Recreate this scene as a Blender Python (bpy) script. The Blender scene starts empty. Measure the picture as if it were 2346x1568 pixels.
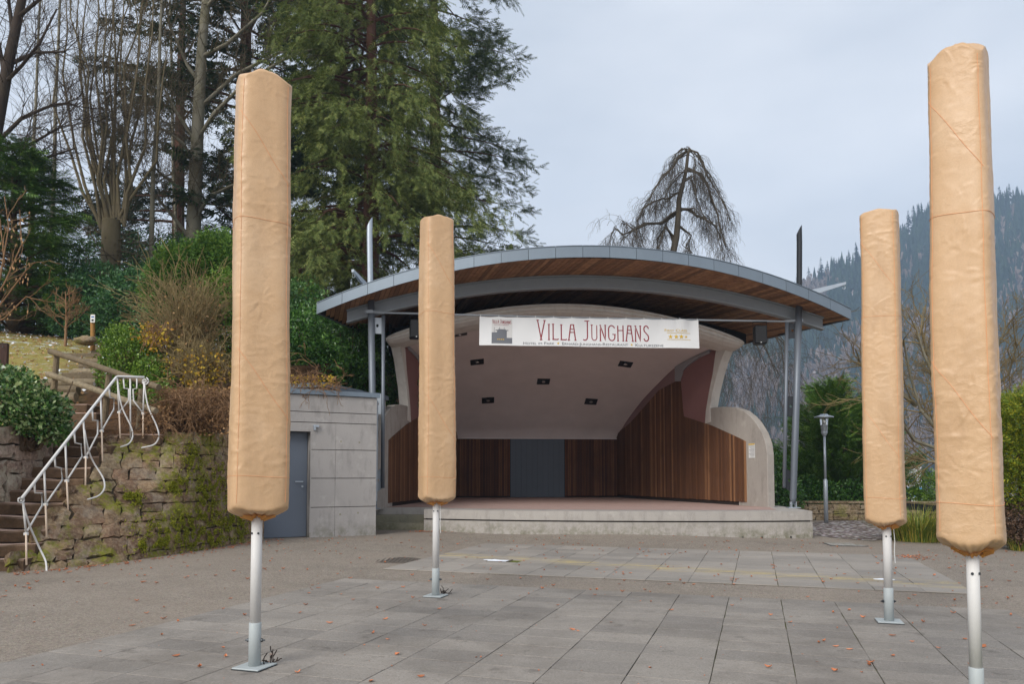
import bpy, bmesh, math, random
import numpy as np
from mathutils import Vector, noise as mnoise

# ------------------------------------------------------------------ camera, sky, sun, exposure
scene = bpy.context.scene
COL = scene.collection
R = math.radians
CAM_H, PITCH = 1.25, R(3.0)
FP, CXP, CYP = 1725.0, 1173.0, 1001.6          # focal length and principal point on a 2346 px wide survey grid

cam_data = bpy.data.cameras.new('camera')
cam = bpy.data.objects.new('camera', cam_data)
COL.objects.link(cam)
cam.location = (0, 0, CAM_H)
cam.rotation_euler = (R(90) + PITCH, 0, 0)
cam_data.sensor_width = 36.0
cam_data.lens = 36.0 * FP / 2346.0
cam_data.shift_y = 217.6 / 2346.0
cam_data.clip_end = 4000
cam_data.clip_start = 0.05
scene.camera = cam

SUN_EL, SUN_AZ = R(35), R(-148)                 # weak sun behind thin cloud, over the left shoulder of the camera
world = bpy.data.worlds.new('World')
scene.world = world
world.use_nodes = True
wn, wl = world.node_tree.nodes, world.node_tree.links
for n in list(wn): wn.remove(n)
w_out = wn.new('ShaderNodeOutputWorld')
w_bg = wn.new('ShaderNodeBackground'); w_bg.inputs['Strength'].default_value = 0.12
w_sky = wn.new('ShaderNodeTexSky'); w_sky.sky_type = 'NISHITA'; w_sky.sun_disc = False
w_sky.sun_elevation = SUN_EL; w_sky.sun_rotation = SUN_AZ
w_sky.dust_density = 3.0; w_sky.air_density = 1.0; w_sky.ozone_density = 1.5
w_co = wn.new('ShaderNodeTexCoord')
w_map = wn.new('ShaderNodeMapping'); w_map.inputs['Scale'].default_value = (1.0, 1.0, 2.6)
w_no = wn.new('ShaderNodeTexNoise'); w_no.inputs['Scale'].default_value = 2.6; w_no.inputs['Detail'].default_value = 7; w_no.inputs['Roughness'].default_value = 0.5
w_rp = wn.new('ShaderNodeValToRGB')
w_rp.color_ramp.elements[0].position = 0.30; w_rp.color_ramp.elements[0].color = (3.1, 3.3, 3.6, 1)
w_rp.color_ramp.elements[1].position = 0.72; w_rp.color_ramp.elements[1].color = (4.6, 4.66, 4.8, 1)
w_mx = wn.new('ShaderNodeMixRGB'); w_mx.inputs['Fac'].default_value = 0.9
wl.new(w_co.outputs['Generated'], w_map.inputs['Vector'])
wl.new(w_map.outputs['Vector'], w_no.inputs['Vector'])
wl.new(w_no.outputs['Fac'], w_rp.inputs['Fac'])
wl.new(w_sky.outputs['Color'], w_mx.inputs['Color1'])
wl.new(w_rp.outputs['Color'], w_mx.inputs['Color2'])
wl.new(w_mx.outputs['Color'], w_bg.inputs['Color'])
wl.new(w_bg.outputs['Background'], w_out.inputs['Surface'])

sun_data = bpy.data.lights.new('sun', 'SUN')
sun = bpy.data.objects.new('sun', sun_data)
COL.objects.link(sun)
sun_data.energy = 1.5
sun_data.angle = R(30)
sun_data.color = (1.0, 0.97, 0.92)
_sd = Vector((math.sin(SUN_AZ) * math.cos(SUN_EL), math.cos(SUN_AZ) * math.cos(SUN_EL), math.sin(SUN_EL)))
sun.rotation_euler = (-_sd).to_track_quat('-Z', 'Y').to_euler()

scene.view_settings.view_transform = 'Standard'
scene.view_settings.look = 'None'
scene.view_settings.exposure = 1.02
scene.view_settings.gamma = 1.0
scene.view_settings.use_curve_mapping = False
scene.cycles.max_bounces = 8
scene.cycles.diffuse_bounces = 4
scene.cycles.glossy_bounces = 3
scene.cycles.transmission_bounces = 6
scene.cycles.volume_bounces = 0
scene.cycles.transparent_max_bounces = 8
scene.cycles.use_denoising = True

# ------------------------------------------------------------------ helpers
rng = np.random.default_rng(7)
random.seed(7)
cp, sp = math.cos(PITCH), math.sin(PITCH)

def ray(px, py):
    a = (px - CXP) / FP; b = -(py - CYP) / FP
    return np.array([a, cp - b * sp, sp + b * cp])

def at(px, py, Y):                     # survey point -> place in the scene at distance Y
    d = ray(px, py); t = Y / d[1]
    return np.array([d[0] * t, Y, CAM_H + d[2] * t])

def gp(px, py, z=0.0):                 # survey point -> place on a level plane
    d = ray(px, py); t = (z - CAM_H) / d[2]
    return np.array([d[0] * t, d[1] * t, z])

def smooth(a, b, x):
    t = np.clip((x - a) / (b - a), 0, 1)
    return t * t * (3 - 2 * t)

class MB:
    """collects faces for ONE mesh object"""
    def __init__(s): s.v = []; s.f = []; s.n = 0
    def add(s, V, F):
        V = np.asarray(V, float).reshape(-1, 3); s.v.append(V)
        for f in F: s.f.append(tuple(int(i) + s.n for i in f))
        s.n += len(V)
    def box(s, c, size, rz=0.0, ax=None):
        c = np.asarray(c, float); h = np.asarray(size, float) / 2
        if ax is None:
            ax = np.array([[math.cos(rz), math.sin(rz), 0], [-math.sin(rz), math.cos(rz), 0], [0, 0, 1]])
        ax = np.asarray(ax, float)
        V = [c + sx * h[0] * ax[0] + sy * h[1] * ax[1] + sz * h[2] * ax[2] for sz in (-1, 1) for sy in (-1, 1) for sx in (-1, 1)]
        s.add(V, [(0, 2, 3, 1), (4, 5, 7, 6), (0, 1, 5, 4), (2, 6, 7, 3), (0, 4, 6, 2), (1, 3, 7, 5)])
    def prism(s, pts, off):
        pts = np.asarray(pts, float); off = np.asarray(off, float); n = len(pts)
        V = np.vstack([pts, pts + off])
        F = [tuple(range(n)), tuple(range(2 * n - 1, n - 1, -1))]
        F += [(i, i + n, (i + 1) % n + n, (i + 1) % n) for i in range(n)]
        s.add(V, F)
    def tube(s, P, rad, n=8, cap=True):
        P = np.asarray(P, float); m = len(P)
        rad = np.broadcast_to(np.asarray(rad, float), (m,))
        T = np.gradient(P, axis=0); T /= np.linalg.norm(T, axis=1)[:, None] + 1e-12
        ref = np.array([0., 0, 1.]) if abs(T[:, 2].mean()) < .8 else np.array([1., 0, 0])
        A = np.cross(T, ref); A /= np.linalg.norm(A, axis=1)[:, None] + 1e-12
        B = np.cross(T, A)
        th = np.arange(n) * 2 * math.pi / n
        V = P[:, None, :] + rad[:, None, None] * (np.cos(th)[None, :, None] * A[:, None, :] + np.sin(th)[None, :, None] * B[:, None, :])
        F = []
        for i in range(m - 1):
            for j in range(n):
                k = (j + 1) % n
                F.append((i * n + j, i * n + k, (i + 1) * n + k, (i + 1) * n + j))
        if cap and n > 3:
            F.append(tuple(range(n - 1, -1, -1))); F.append(tuple((m - 1) * n + j for j in range(n)))
        s.add(V.reshape(-1, 3), F)
    def grid(s, V, close_u=False):
        V = np.asarray(V, float); a, b = V.shape[:2]; F = []
        for i in range(a - 1):
            for j in range(b if close_u else b - 1):
                k = (j + 1) % b
                F.append((i * b + j, i * b + k, (i + 1) * b + k, (i + 1) * b + j))
        s.add(V.reshape(-1, 3), F)
    def mesh(s, name, smooth_=False):
        me = bpy.data.meshes.new(name)
        if s.n:
            V = np.vstack(s.v)
            me.from_pydata([tuple(map(float, v)) for v in V], [], s.f)
            if smooth_:
                me.polygons.foreach_set('use_smooth', [True] * len(me.polygons))
            me.update()
        return me
    def build(s, name, mat, parent=None, smooth_=False, bevel=0.0):
        me = s.mesh(name, smooth_)
        bm = bmesh.new(); bm.from_mesh(me)
        bmesh.ops.recalc_face_normals(bm, faces=bm.faces)
        if bevel > 0:
            bmesh.ops.bevel(bm, geom=[e for e in bm.edges if e.is_manifold and e.calc_face_angle(0) > .6], offset=bevel, segments=1, affect='EDGES')
        bm.to_mesh(me); bm.free()
        return link(name, me, mat, parent)

def link(name, me, mat, parent=None):
    o = bpy.data.objects.new(name, me); COL.objects.link(o)
    if mat is not None and not me.materials: me.materials.append(mat)
    if parent is not None: o.parent = parent
    return o

def tri_mesh(name, V, Fc, mat, parent=None, smooth_=False):
    """fast mesh from numpy arrays, faces all of one size"""
    V = np.asarray(V, np.float32).reshape(-1, 3); Fc = np.asarray(Fc, np.int32)
    k = Fc.shape[1]
    me = bpy.data.meshes.new(name)
    me.vertices.add(len(V)); me.vertices.foreach_set('co', V.ravel())
    me.loops.add(Fc.size); me.loops.foreach_set('vertex_index', Fc.ravel())
    me.polygons.add(len(Fc))
    me.polygons.foreach_set('loop_start', np.arange(0, Fc.size, k, dtype=np.int32))
    me.polygons.foreach_set('loop_total', np.full(len(Fc), k, np.int32))
    if smooth_: me.polygons.foreach_set('use_smooth', np.ones(len(Fc), bool))
    me.update(calc_edges=True)
    return link(name, me, mat, parent)

def tag(o, label=None, cat=None, group=None, kind=None):
    if label: o['label'] = label
    if cat: o['category'] = cat
    if group: o['group'] = group
    if kind: o['kind'] = kind
    return o

def thing(name, label, cat, loc=(0, 0, 0), group=None):
    o = bpy.data.objects.new(name, None); COL.objects.link(o)
    o.empty_display_size = .2
    tag(o, label, cat, group)
    THING_LOC.append((o, loc))
    return o
THING_LOC = []

def fbm(p, oct=4):
    return mnoise.fractal(Vector(p), 1.0, 2.0, oct)

# ------------------------------------------------------------------ materials
def srgb(r, g, b):
    f = lambda c: c / 12.92 if c <= .04045 else ((c + .055) / 1.055) ** 2.4
    return (f(r / 255), f(g / 255), f(b / 255))

class NT:
    def __init__(s, name):
        s.m = bpy.data.materials.new(name); s.m.use_nodes = True
        s.n, s.l = s.m.node_tree.nodes, s.m.node_tree.links
        s.b = s.n['Principled BSDF']; s.out = s.n['Material Output']
        s.pos = s.n.new('ShaderNodeNewGeometry').outputs['Position']
        s.isl = s.n.new('ShaderNodeNewGeometry').outputs['Random Per Island']
        s.obj = s.n.new('ShaderNodeObjectInfo').outputs['Random']
    def setv(s, sock, v):
        if isinstance(v, bpy.types.NodeSocket): s.l.new(v, sock)
        elif isinstance(v, (tuple, list)) and len(v) == 3 and sock.type == 'RGBA': sock.default_value = (*v, 1)
        else: sock.default_value = v
    def noise(s, scale, detail=4, rough=.55, sc=(1, 1, 1), vec=None, dist=0.0):
        mp = s.n.new('ShaderNodeMapping'); mp.inputs['Scale'].default_value = sc
        s.l.new(vec or s.pos, mp.inputs['Vector'])
        t = s.n.new('ShaderNodeTexNoise'); t.inputs['Scale'].default_value = scale; t.inputs['Detail'].default_value = detail
        t.inputs['Roughness'].default_value = rough; t.inputs['Distortion'].default_value = dist
        s.l.new(mp.outputs['Vector'], t.inputs['Vector'])
        return t.outputs['Fac']
    def voro(s, scale, sc=(1, 1, 1), feature='F1'):
        mp = s.n.new('ShaderNodeMapping'); mp.inputs['Scale'].default_value = sc
        s.l.new(s.pos, mp.inputs['Vector'])
        t = s.n.new('ShaderNodeTexVoronoi'); t.feature = feature; t.inputs['Scale'].default_value = scale
        s.l.new(mp.outputs['Vector'], t.inputs['Vector'])
        return t.outputs['Distance'], t.outputs.get('Color')
    def ramp(s, fac, stops):
        r = s.n.new('ShaderNodeValToRGB'); e = r.color_ramp.elements
        while len(e) < len(stops): e.new(.5)
        for i, (p, c) in enumerate(stops):
            e[i].position = p; e[i].color = (*c, 1) if isinstance(c, (tuple, list)) else (c, c, c, 1)
        s.setv(r.inputs['Fac'], fac); return r.outputs['Color']
    def mix(s, fac, a, b, mode='MIX'):
        m = s.n.new('ShaderNodeMixRGB'); m.blend_type = mode
        s.setv(m.inputs['Fac'], fac); s.setv(m.inputs['Color1'], a); s.setv(m.inputs['Color2'], b)
        return m.outputs['Color']
    def math(s, op, a, b=0.0, clamp=False):
        m = s.n.new('ShaderNodeMath'); m.operation = op; m.use_clamp = clamp
        s.setv(m.inputs[0], a); s.setv(m.inputs[1], b); return m.outputs[0]
    def sep(s, v=None):
        x = s.n.new('ShaderNodeSeparateXYZ'); s.l.new(v or s.pos, x.inputs[0]); return x.outputs
    def hsv(s, col, h=.5, sat=1.0, val=1.0):
        m = s.n.new('ShaderNodeHueSaturation')
        s.setv(m.inputs['Hue'], h); s.setv(m.inputs['Saturation'], sat); s.setv(m.inputs['Value'], val); s.setv(m.inputs['Color'], col)
        return m.outputs['Color']
    def bump(s, h, strength=.4, dist=.01, nrm=None):
        b = s.n.new('ShaderNodeBump'); b.inputs['Strength'].default_value = strength; b.inputs['Distance'].default_value = dist
        s.l.new(h, b.inputs['Height'])
        if nrm: s.l.new(nrm, b.inputs['Normal'])
        return b.outputs['Normal']
    def done(s, col, rough=.8, nrm=None, spec=.3, metal=0.0, trans=0.0):
        s.setv(s.b.inputs['Base Color'], col); s.setv(s.b.inputs['Roughness'], rough)
        s.b.inputs['Specular IOR Level'].default_value = spec; s.b.inputs['Metallic'].default_value = metal
        if nrm: s.l.new(nrm, s.b.inputs['Normal'])
        if trans > 0:
            tr = s.n.new('ShaderNodeBsdfTranslucent'); s.setv(tr.inputs['Color'], col)
            ad = s.n.new('ShaderNodeMixShader'); ad.inputs[0].default_value = trans
            s.l.new(s.b.outputs[0], ad.inputs[1]); s.l.new(tr.outputs[0], ad.inputs[2])
            s.l.new(ad.outputs[0], s.out.inputs['Surface'])
        return s.m

def plain(name, col, rough=.7, var=.12, scale=6., bump=0., bscale=60., spec=.3, metal=0., isl=0., obj=0., sc=(1, 1, 1), trans=0.):
    t = NT(name)
    c = t.mix(t.noise(scale, 5, .6, sc), tuple(x * (1 - var) for x in col), tuple(min(1, x * (1 + var)) for x in col))
    if isl: c = t.hsv(c, .5, 1, t.math('ADD', t.math('MULTIPLY', t.isl, 2 * isl), 1 - isl))
    if obj: c = t.hsv(c, .5, 1, t.math('ADD', t.math('MULTIPLY', t.obj, 2 * obj), 1 - obj))
    nr = t.bump(t.noise(bscale, 4, .6), bump, .01) if bump else None
    return t.done(c, rough, nr, spec, metal, trans)

def mk_asphalt():
    t = NT('asphalt')
    big = t.noise(.35, 4, .6); mid = t.noise(2.2, 5, .65)
    v, vc = t.voro(95)
    c = t.ramp(t.noise(130, 2, .7), [(.28, srgb(102, 95, 87)), (.5, srgb(134, 124, 113)), (.74, srgb(170, 160, 146))])
    c = t.mix(.55, c, t.hsv(vc, .5, .12, .62), 'OVERLAY')
    v2, vc2 = t.voro(42)
    c = t.mix(.5, c, t.hsv(vc2, .5, .10, .75), 'SOFT_LIGHT')
    c = t.mix(t.ramp(t.noise(48, 3, .75), [(.54, 0.), (.68, .35)]), c, srgb(186, 177, 164))
    c = t.mix(t.ramp(t.noise(40, 3, .75), [(.57, 0.), (.7, .38)]), c, srgb(78, 72, 66))
    c = t.mix(t.ramp(t.noise(.8, 5, .7, sc=(1, .5, 1)), [(.52, 0.), (.7, .35)]), c, srgb(92, 84, 76))
    c = t.mix(t.ramp(mid, [(.35, 0.), (.7, .35)]), c, srgb(104, 95, 86))
    c = t.mix(t.ramp(big, [(.4, 0.), (.68, .4)]), c, srgb(146, 133, 120))
    nr = t.bump(v, .35, .004)
    return t.done(c, .9, nr, .2)

def mk_slab():
    t = NT('paving_slab')
    b = t.ramp(t.obj, [(0, srgb(114, 107, 100)), (.45, srgb(130, 122, 113)), (1, srgb(146, 137, 127))])
    b = t.mix(t.ramp(t.noise(230, 2, .8), [(.3, 0.), (.75, .5)]), b, srgb(168, 164, 158))
    b = t.mix(t.ramp(t.noise(70, 3, .75), [(.5, 0.), (.68, .45)]), b, srgb(176, 170, 162))
    b = t.mix(t.ramp(t.noise(62, 3, .75), [(.53, 0.), (.68, .5)]), b, srgb(84, 80, 76))
    b = t.mix(t.ramp(t.noise(.7, 6, .72), [(.47, 0.), (.64, .48)]), b, srgb(96, 89, 81))
    b = t.mix(t.ramp(t.noise(3.2, 5, .7), [(.6, 0.), (.67, .45)]), b, srgb(82, 76, 69))
    b = t.mix(t.ramp(t.noise(160, 2, .8, sc=(1, 1, 1)), [(.55, 0.), (.8, .45)]), b, srgb(88, 86, 84))
    b = t.mix(t.ramp(t.noise(1.3, 5, .6), [(.42, 0.), (.75, .42)]), b, srgb(104, 99, 95))
    b = t.mix(t.ramp(t.noise(4.5, 5, .7), [(.62, 0.), (.8, .3)]), b, srgb(86, 84, 76))
    nr = t.bump(t.noise(220, 2, .7), .25, .003)
    return t.done(b, .85, nr, .25)

def mk_slab_far():
    t = NT('paving_slab_stained')
    b = t.ramp(t.obj, [(0, srgb(126, 119, 111)), (.45, srgb(138, 130, 121)), (1, srgb(150, 141, 131))])
    b = t.mix(t.ramp(t.noise(180, 2, .8), [(.3, 0.), (.75, .45)]), b, srgb(170, 166, 160))
    b = t.mix(t.ramp(t.noise(1.1, 5, .6), [(.42, 0.), (.75, .4)]), b, srgb(112, 108, 103))
    # a streak of washed-out sand lying along the gully
    x, y, z = t.sep()
    q = t.math('ADD', t.math('MULTIPLY', x, .475), t.math('MULTIPLY', y, .88))
    d = t.math('ABSOLUTE', t.math('SUBTRACT', q, 10.03))
    band = t.math('SUBTRACT', 1.0, t.math('DIVIDE', d, .42), clamp=True)
    n = t.math('MULTIPLY', band, t.ramp(t.noise(2.6, 6, .7, sc=(.7, 2.2, 1)), [(.44, 0.), (.60, 1.)]))
    n = t.math('MULTIPLY', n, t.ramp(t.noise(35, 3, .7), [(.3, .3), (.6, 1.)]))
    b = t.mix(t.math('MULTIPLY', n, .95), b, srgb(190, 168, 112))
    nr = t.bump(t.noise(200, 2, .7), .2, .003)
    return t.done(b, .8, nr, .25)

def mk_concrete(name, c0, c1, stain=.5, moss=False, sc=1.0, joint=None):
    t = NT(name)
    b = t.mix(t.noise(1.6 * sc, 6, .6), c0, c1)
    b = t.mix(t.ramp(t.noise(5 * sc, 6, .7, sc=(1, 1, .35)), [(.5, 0.), (.75, stain)]), b, tuple(x * .6 for x in c0))
    b = t.mix(t.ramp(t.noise(3.1 * sc, 5, .7), [(.56, 0.), (.72, stain * .7)]), b, tuple(min(1, x * 1.25) for x in c1))
    v, _ = t.voro(38)
    pit = t.ramp(v, [(.0, 1.), (.09, 0.)])
    pit = t.math('MULTIPLY', pit, t.ramp(t.noise(3, 3, .5), [(.5, 0.), (.65, 1.)]))
    b = t.mix(t.math('MULTIPLY', pit, .5), b, tuple(x * .3 for x in c0))
    if moss:
        x, y, z = t.sep()
        low = t.math('SUBTRACT', 1.0, t.math('DIVIDE', t.math('SUBTRACT', z, .05), .35), clamp=True)
        mm = t.math('MULTIPLY', low, t.ramp(t.noise(6, 6, .75), [(.42, 0.), (.62, 1.)]))
        b = t.mix(t.math('MULTIPLY', mm, .7), b, srgb(84, 84, 48))
    nr = t.bump(t.noise(45, 5, .65), .25, .006)
    return t.done(b, .85, nr, .25)

def mk_stone(name, cols, moss=.5, lich=.4):
    t = NT(name)
    b = t.ramp(t.obj, cols)
    b = t.mix(t.ramp(t.noise(4, 6, .75), [(.38, 0.), (.66, .75)]), b, tuple(x * .36 for x in cols[0][1]))
    b = t.mix(t.ramp(t.noise(13, 6, .75), [(.45, 0.), (.7, .7)]), b, tuple(x * .5 for x in cols[0][1]))
    b = t.mix(t.ramp(t.noise(22, 5, .75), [(.45, 0.), (.7, .5)]), b, tuple(min(1, x * 1.5) for x in cols[-1][1]))
    b = t.mix(t.math('MULTIPLY', t.ramp(t.noise(3.4, 6, .75), [(.5, 0.), (.62, 1.)]), lich), b, srgb(176, 168, 150))
    if moss:
        mo = t.ramp(t.noise(1.5, 6, .72), [(.5, 0.), (.6, 1.)])
        mo = t.math('MULTIPLY', mo, t.ramp(t.noise(24, 4, .7), [(.3, .2), (.55, 1.)]))
        mc = t.ramp(t.noise(9, 4, .6), [(.3, srgb(80, 88, 24)), (.6, srgb(128, 130, 40)), (.8, srgb(150, 136, 52))])
        b = t.mix(t.math('MULTIPLY', mo, moss), b, mc)
    nr = t.bump(t.noise(30, 6, .75), .8, .02)
    return t.done(b, .95, nr, .15)

def mk_wood(name, c0, c1, c2, grain=(18, 18, .8), isl=True, spec=.25, rough=.65, mid=.55):
    t = NT(name)
    src = t.isl if isl else t.obj
    b = t.ramp(src, [(0, c0), (mid, c1), (1, c2)])
    b = t.mix(t.ramp(t.noise(3, 6, .7, sc=grain), [(.35, 0.), (.7, .65)]), b, tuple(x * .45 for x in c0))
    b = t.mix(t.ramp(t.noise(1.1, 4, .6), [(.5, 0.), (.75, .45)]), b, tuple(x * .5 for x in c0))
    nr = t.bump(t.noise(5, 5, .6, sc=grain), .3, .004)
    return t.done(b, rough, nr, spec)

def mk_fabric():
    t = NT('tan_cover_fabric')
    c = t.mix(t.noise(2.3, 5, .6), srgb(204, 166, 124), srgb(216, 181, 142))
    c = t.mix(t.ramp(t.noise(5.5, 5, .7), [(.55, 0.), (.8, .35)]), c, srgb(188, 148, 110))
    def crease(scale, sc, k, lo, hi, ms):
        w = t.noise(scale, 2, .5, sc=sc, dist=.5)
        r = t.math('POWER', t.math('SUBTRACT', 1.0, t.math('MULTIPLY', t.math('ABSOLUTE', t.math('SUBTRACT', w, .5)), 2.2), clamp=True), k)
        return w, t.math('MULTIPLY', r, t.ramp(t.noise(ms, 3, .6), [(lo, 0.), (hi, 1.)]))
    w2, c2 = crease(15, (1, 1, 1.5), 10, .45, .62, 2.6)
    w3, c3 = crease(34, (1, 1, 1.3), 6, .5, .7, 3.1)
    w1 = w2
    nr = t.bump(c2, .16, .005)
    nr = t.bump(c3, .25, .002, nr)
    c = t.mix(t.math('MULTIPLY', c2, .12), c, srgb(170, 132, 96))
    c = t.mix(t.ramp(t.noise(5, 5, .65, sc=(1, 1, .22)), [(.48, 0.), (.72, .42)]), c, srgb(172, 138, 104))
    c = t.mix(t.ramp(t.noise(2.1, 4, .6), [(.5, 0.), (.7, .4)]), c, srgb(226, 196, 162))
    c = t.mix(t.ramp(t.noise(120, 2, .7), [(.4, 0.), (.7, .12)]), c, srgb(150, 118, 86))
    return t.done(c, t.ramp(w1, [(.3, .36), (.7, .5)]), nr, .45, trans=.12)

def mk_leaf(name, c0, c1, c2, rough=.5, trans=.2, hv=.5, spec=.35):
    t = NT(name)
    b = t.ramp(t.isl, [(0, c0), (.5, c1), (1, c2)])
    b = t.mix(t.ramp(t.noise(hv, 3, .5), [(.35, 0.), (.7, .6)]), b, tuple(x * .7 for x in c1))
    return t.done(b, rough, None, spec, trans=trans)

def mk_bark(name, c0, c1, moss=0.):
    t = NT(name)
    b = t.mix(t.noise(6, 6, .75, sc=(1, 1, .3)), c0, c1)
    if moss: b = t.mix(t.math('MULTIPLY', t.ramp(t.noise(1.3, 5, .7), [(.5, 0.), (.68, 1.)]), moss), b, srgb(96, 92, 48))
    nr = t.bump(t.noise(22, 5, .7, sc=(1, 1, .3)), .6, .02)
    return t.done(b, .9, nr, .15)

MAT = {}
MAT['asphalt'] = mk_asphalt()
MAT['slab'] = mk_slab()
MAT['slab_far'] = mk_slab_far()
MAT['joint'] = plain('joint_earth', srgb(62, 58, 44), .95, .4, 14, .5, 90)
MAT['moss'] = plain('joint_moss', srgb(78, 84, 36), .95, .35, 30, .6, 120)
MAT['stage_conc'] = mk_concrete('stage_concrete', srgb(154, 148, 142), srgb(174, 168, 161), .65, True)
MAT['annex_conc'] = mk_concrete('annex_concrete', srgb(146, 142, 139), srgb(168, 163, 159), .65, True)
MAT['wing_conc'] = mk_concrete('wing_concrete', srgb(146, 139, 132), srgb(172, 165, 157), .6)
MAT['stage_floor'] = mk_concrete('stage_floor', srgb(160, 134, 126), srgb(182, 156, 146), .4)
MAT['step_conc'] = mk_concrete('step_concrete', srgb(122, 118, 100), srgb(150, 144, 126), .8, True)
MAT['stucco'] = plain('mauve_stucco', srgb(220, 211, 209), .92, .14, 1.4, 1.0, 34)
MAT['stucco_brown'] = plain('brown_stucco', srgb(140, 112, 110), .9, .07, 3, .6, 70)
MAT['maroon'] = plain('maroon_plaster', srgb(136, 98, 94), .9, .08, 4, .4, 70)
MAT['grey_panel'] = plain('grey_plaster', srgb(150, 148, 150), .85, .08, 5, .3, 40)
MAT['white_conc'] = mk_concrete('painted_cornice', srgb(192, 186, 179), srgb(212, 207, 200), .45)
MAT['dark_void'] = plain('dark_backing', srgb(44, 36, 32), .9, .2, 3)  # near-black: shade of voids, grooves and board gaps put into the colour
MAT['soffit'] = mk_wood('soffit_wood', srgb(132, 98, 74), srgb(172, 126, 92), srgb(194, 148, 110), (3, 3, 3))
MAT['slat'] = mk_wood('slat_wood', srgb(92, 62, 44), srgb(118, 81, 56), srgb(164, 120, 84), (22, 22, .7), isl=False, mid=.85)
MAT['slat_j'] = mk_wood('slat_wood_rear', srgb(84, 52, 38), srgb(116, 74, 50), srgb(144, 98, 66), (22, 22, .7), isl=True)
MAT['log'] = mk_wood('weathered_log', srgb(104, 92, 74), srgb(132, 116, 92), srgb(150, 136, 112), (6, 6, 6), isl=False, rough=.85)
MAT['post_wood'] = mk_wood('pale_post_wood', srgb(168, 124, 66), srgb(186, 140, 80), srgb(196, 152, 92), (16, 16, 1), isl=False)
MAT['zinc'] = plain('zinc_sheet', srgb(114, 125, 135), .42, .1, 5, .12, 30, .5, .35, obj=.05, sc=(1, 1, .3))
MAT['steel'] = plain('painted_steel', srgb(150, 156, 162), .5, .08, 6, .08, 60, .5, .2)
MAT['column'] = plain('column_steel', srgb(104, 110, 118), .45, .1, 5, .08, 60, .5, .3, sc=(1, 1, .4))
MAT['galv'] = plain('galvanised_steel', srgb(168, 176, 184), .45, .12, 14, .1, 40, .5, .5)
MAT['dark_steel'] = plain('dark_steel', srgb(40, 42, 46), .5, .1, 8, 0, 50, .4, .3)
MAT['door'] = plain('grey_blue_door', srgb(98, 106, 118), .5, .05, 2, .05, 30, .4)
MAT['door_stage'] = plain('stage_door_paint', srgb(94, 102, 112), .6, .06, 3, .05, 30, .3)
MAT['black'] = plain('black_plastic', srgb(14, 15, 17), .45, .1, 10)
MAT['fixture'] = plain('fixture_black', srgb(26, 25, 25), .4, .1, 10)
MAT['lens'] = plain('lamp_reflector', srgb(190, 188, 184), .2, .05, 10, 0, 10, .6, .6)
MAT['white_metal'] = plain('white_painted_metal', srgb(208, 206, 203), .58, .04, 9, .05, 60, .5)
MAT['rust_white'] = plain('rusting_white_paint', srgb(214, 192, 170), .55, .16, 25, .1, 60, .4)
MAT['sleeve'] = plain('grey_pole_sleeve', srgb(168, 174, 174), .5, .06, 9, .05, 60, .4)
MAT['bolt'] = plain('dark_bolt', srgb(62, 66, 70), .4, .1, 20, 0, 60, .5, .6)
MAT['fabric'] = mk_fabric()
MAT['seam'] = plain('orange_stitching', srgb(226, 164, 120), .7, .08, 30)
MAT['mouth_fabric'] = plain('orange_mouth_cloth', srgb(232, 170, 96), .6, .1, 12, .3, 30, .3, trans=.35)
MAT['banner'] = plain('white_banner', srgb(222, 222, 222), .6, .05, 2, .15, 12, .3, trans=.08)
MAT['red_ink'] = plain('dark_red_ink', srgb(136, 30, 44), .6, .05, 20)
MAT['grey_ink'] = plain('grey_ink', srgb(104, 106, 112), .6, .05, 20)
MAT['pale_ink'] = plain('pale_grey_print', srgb(200, 198, 196), .6, .05, 20)
MAT['gold_ink'] = plain('gold_ink', srgb(206, 168, 44), .6, .05, 20)
MAT['paper'] = plain('white_paper', srgb(216, 216, 214), .7, .04, 10)
MAT['blue'] = plain('blue_print', srgb(40, 90, 160), .6, .05, 20)
MAT['stone_red'] = mk_stone('sandstone_mossy', [(0, srgb(112, 88, 72)), (.4, srgb(142, 112, 90)), (.7, srgb(154, 128, 98)), (1, srgb(158, 140, 112))], .9, .3)
MAT['stone_grey'] = mk_stone('sandstone_lichen', [(0, srgb(130, 108, 96)), (.5, srgb(158, 134, 118)), (1, srgb(186, 168, 152))], .1, .85)
MAT['stone_low'] = mk_stone('wall_stone', [(0, srgb(120, 102, 80)), (.5, srgb(150, 130, 102)), (1, srgb(170, 152, 126))], .6, .3)
MAT['mortar'] = plain('mortar', srgb(74, 64, 50), .95, .35, 12, .7, 40)
def mk_step():
    t = NT('step_sandstone')
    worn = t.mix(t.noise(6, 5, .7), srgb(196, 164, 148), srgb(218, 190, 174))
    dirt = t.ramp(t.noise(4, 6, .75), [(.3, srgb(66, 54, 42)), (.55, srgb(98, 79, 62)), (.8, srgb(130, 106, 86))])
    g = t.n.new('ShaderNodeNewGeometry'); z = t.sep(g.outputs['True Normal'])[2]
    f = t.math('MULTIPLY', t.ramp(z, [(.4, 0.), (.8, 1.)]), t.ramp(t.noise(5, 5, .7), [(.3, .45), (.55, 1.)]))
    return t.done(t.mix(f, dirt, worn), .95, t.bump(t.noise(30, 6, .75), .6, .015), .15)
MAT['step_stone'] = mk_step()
MAT['snow'] = plain('old_snow', srgb(232, 236, 242), .6, .05, 20, .3, 60)
MAT['cast_iron'] = plain('cast_iron', srgb(92, 84, 76), .7, .2, 30, .4, 60)
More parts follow.
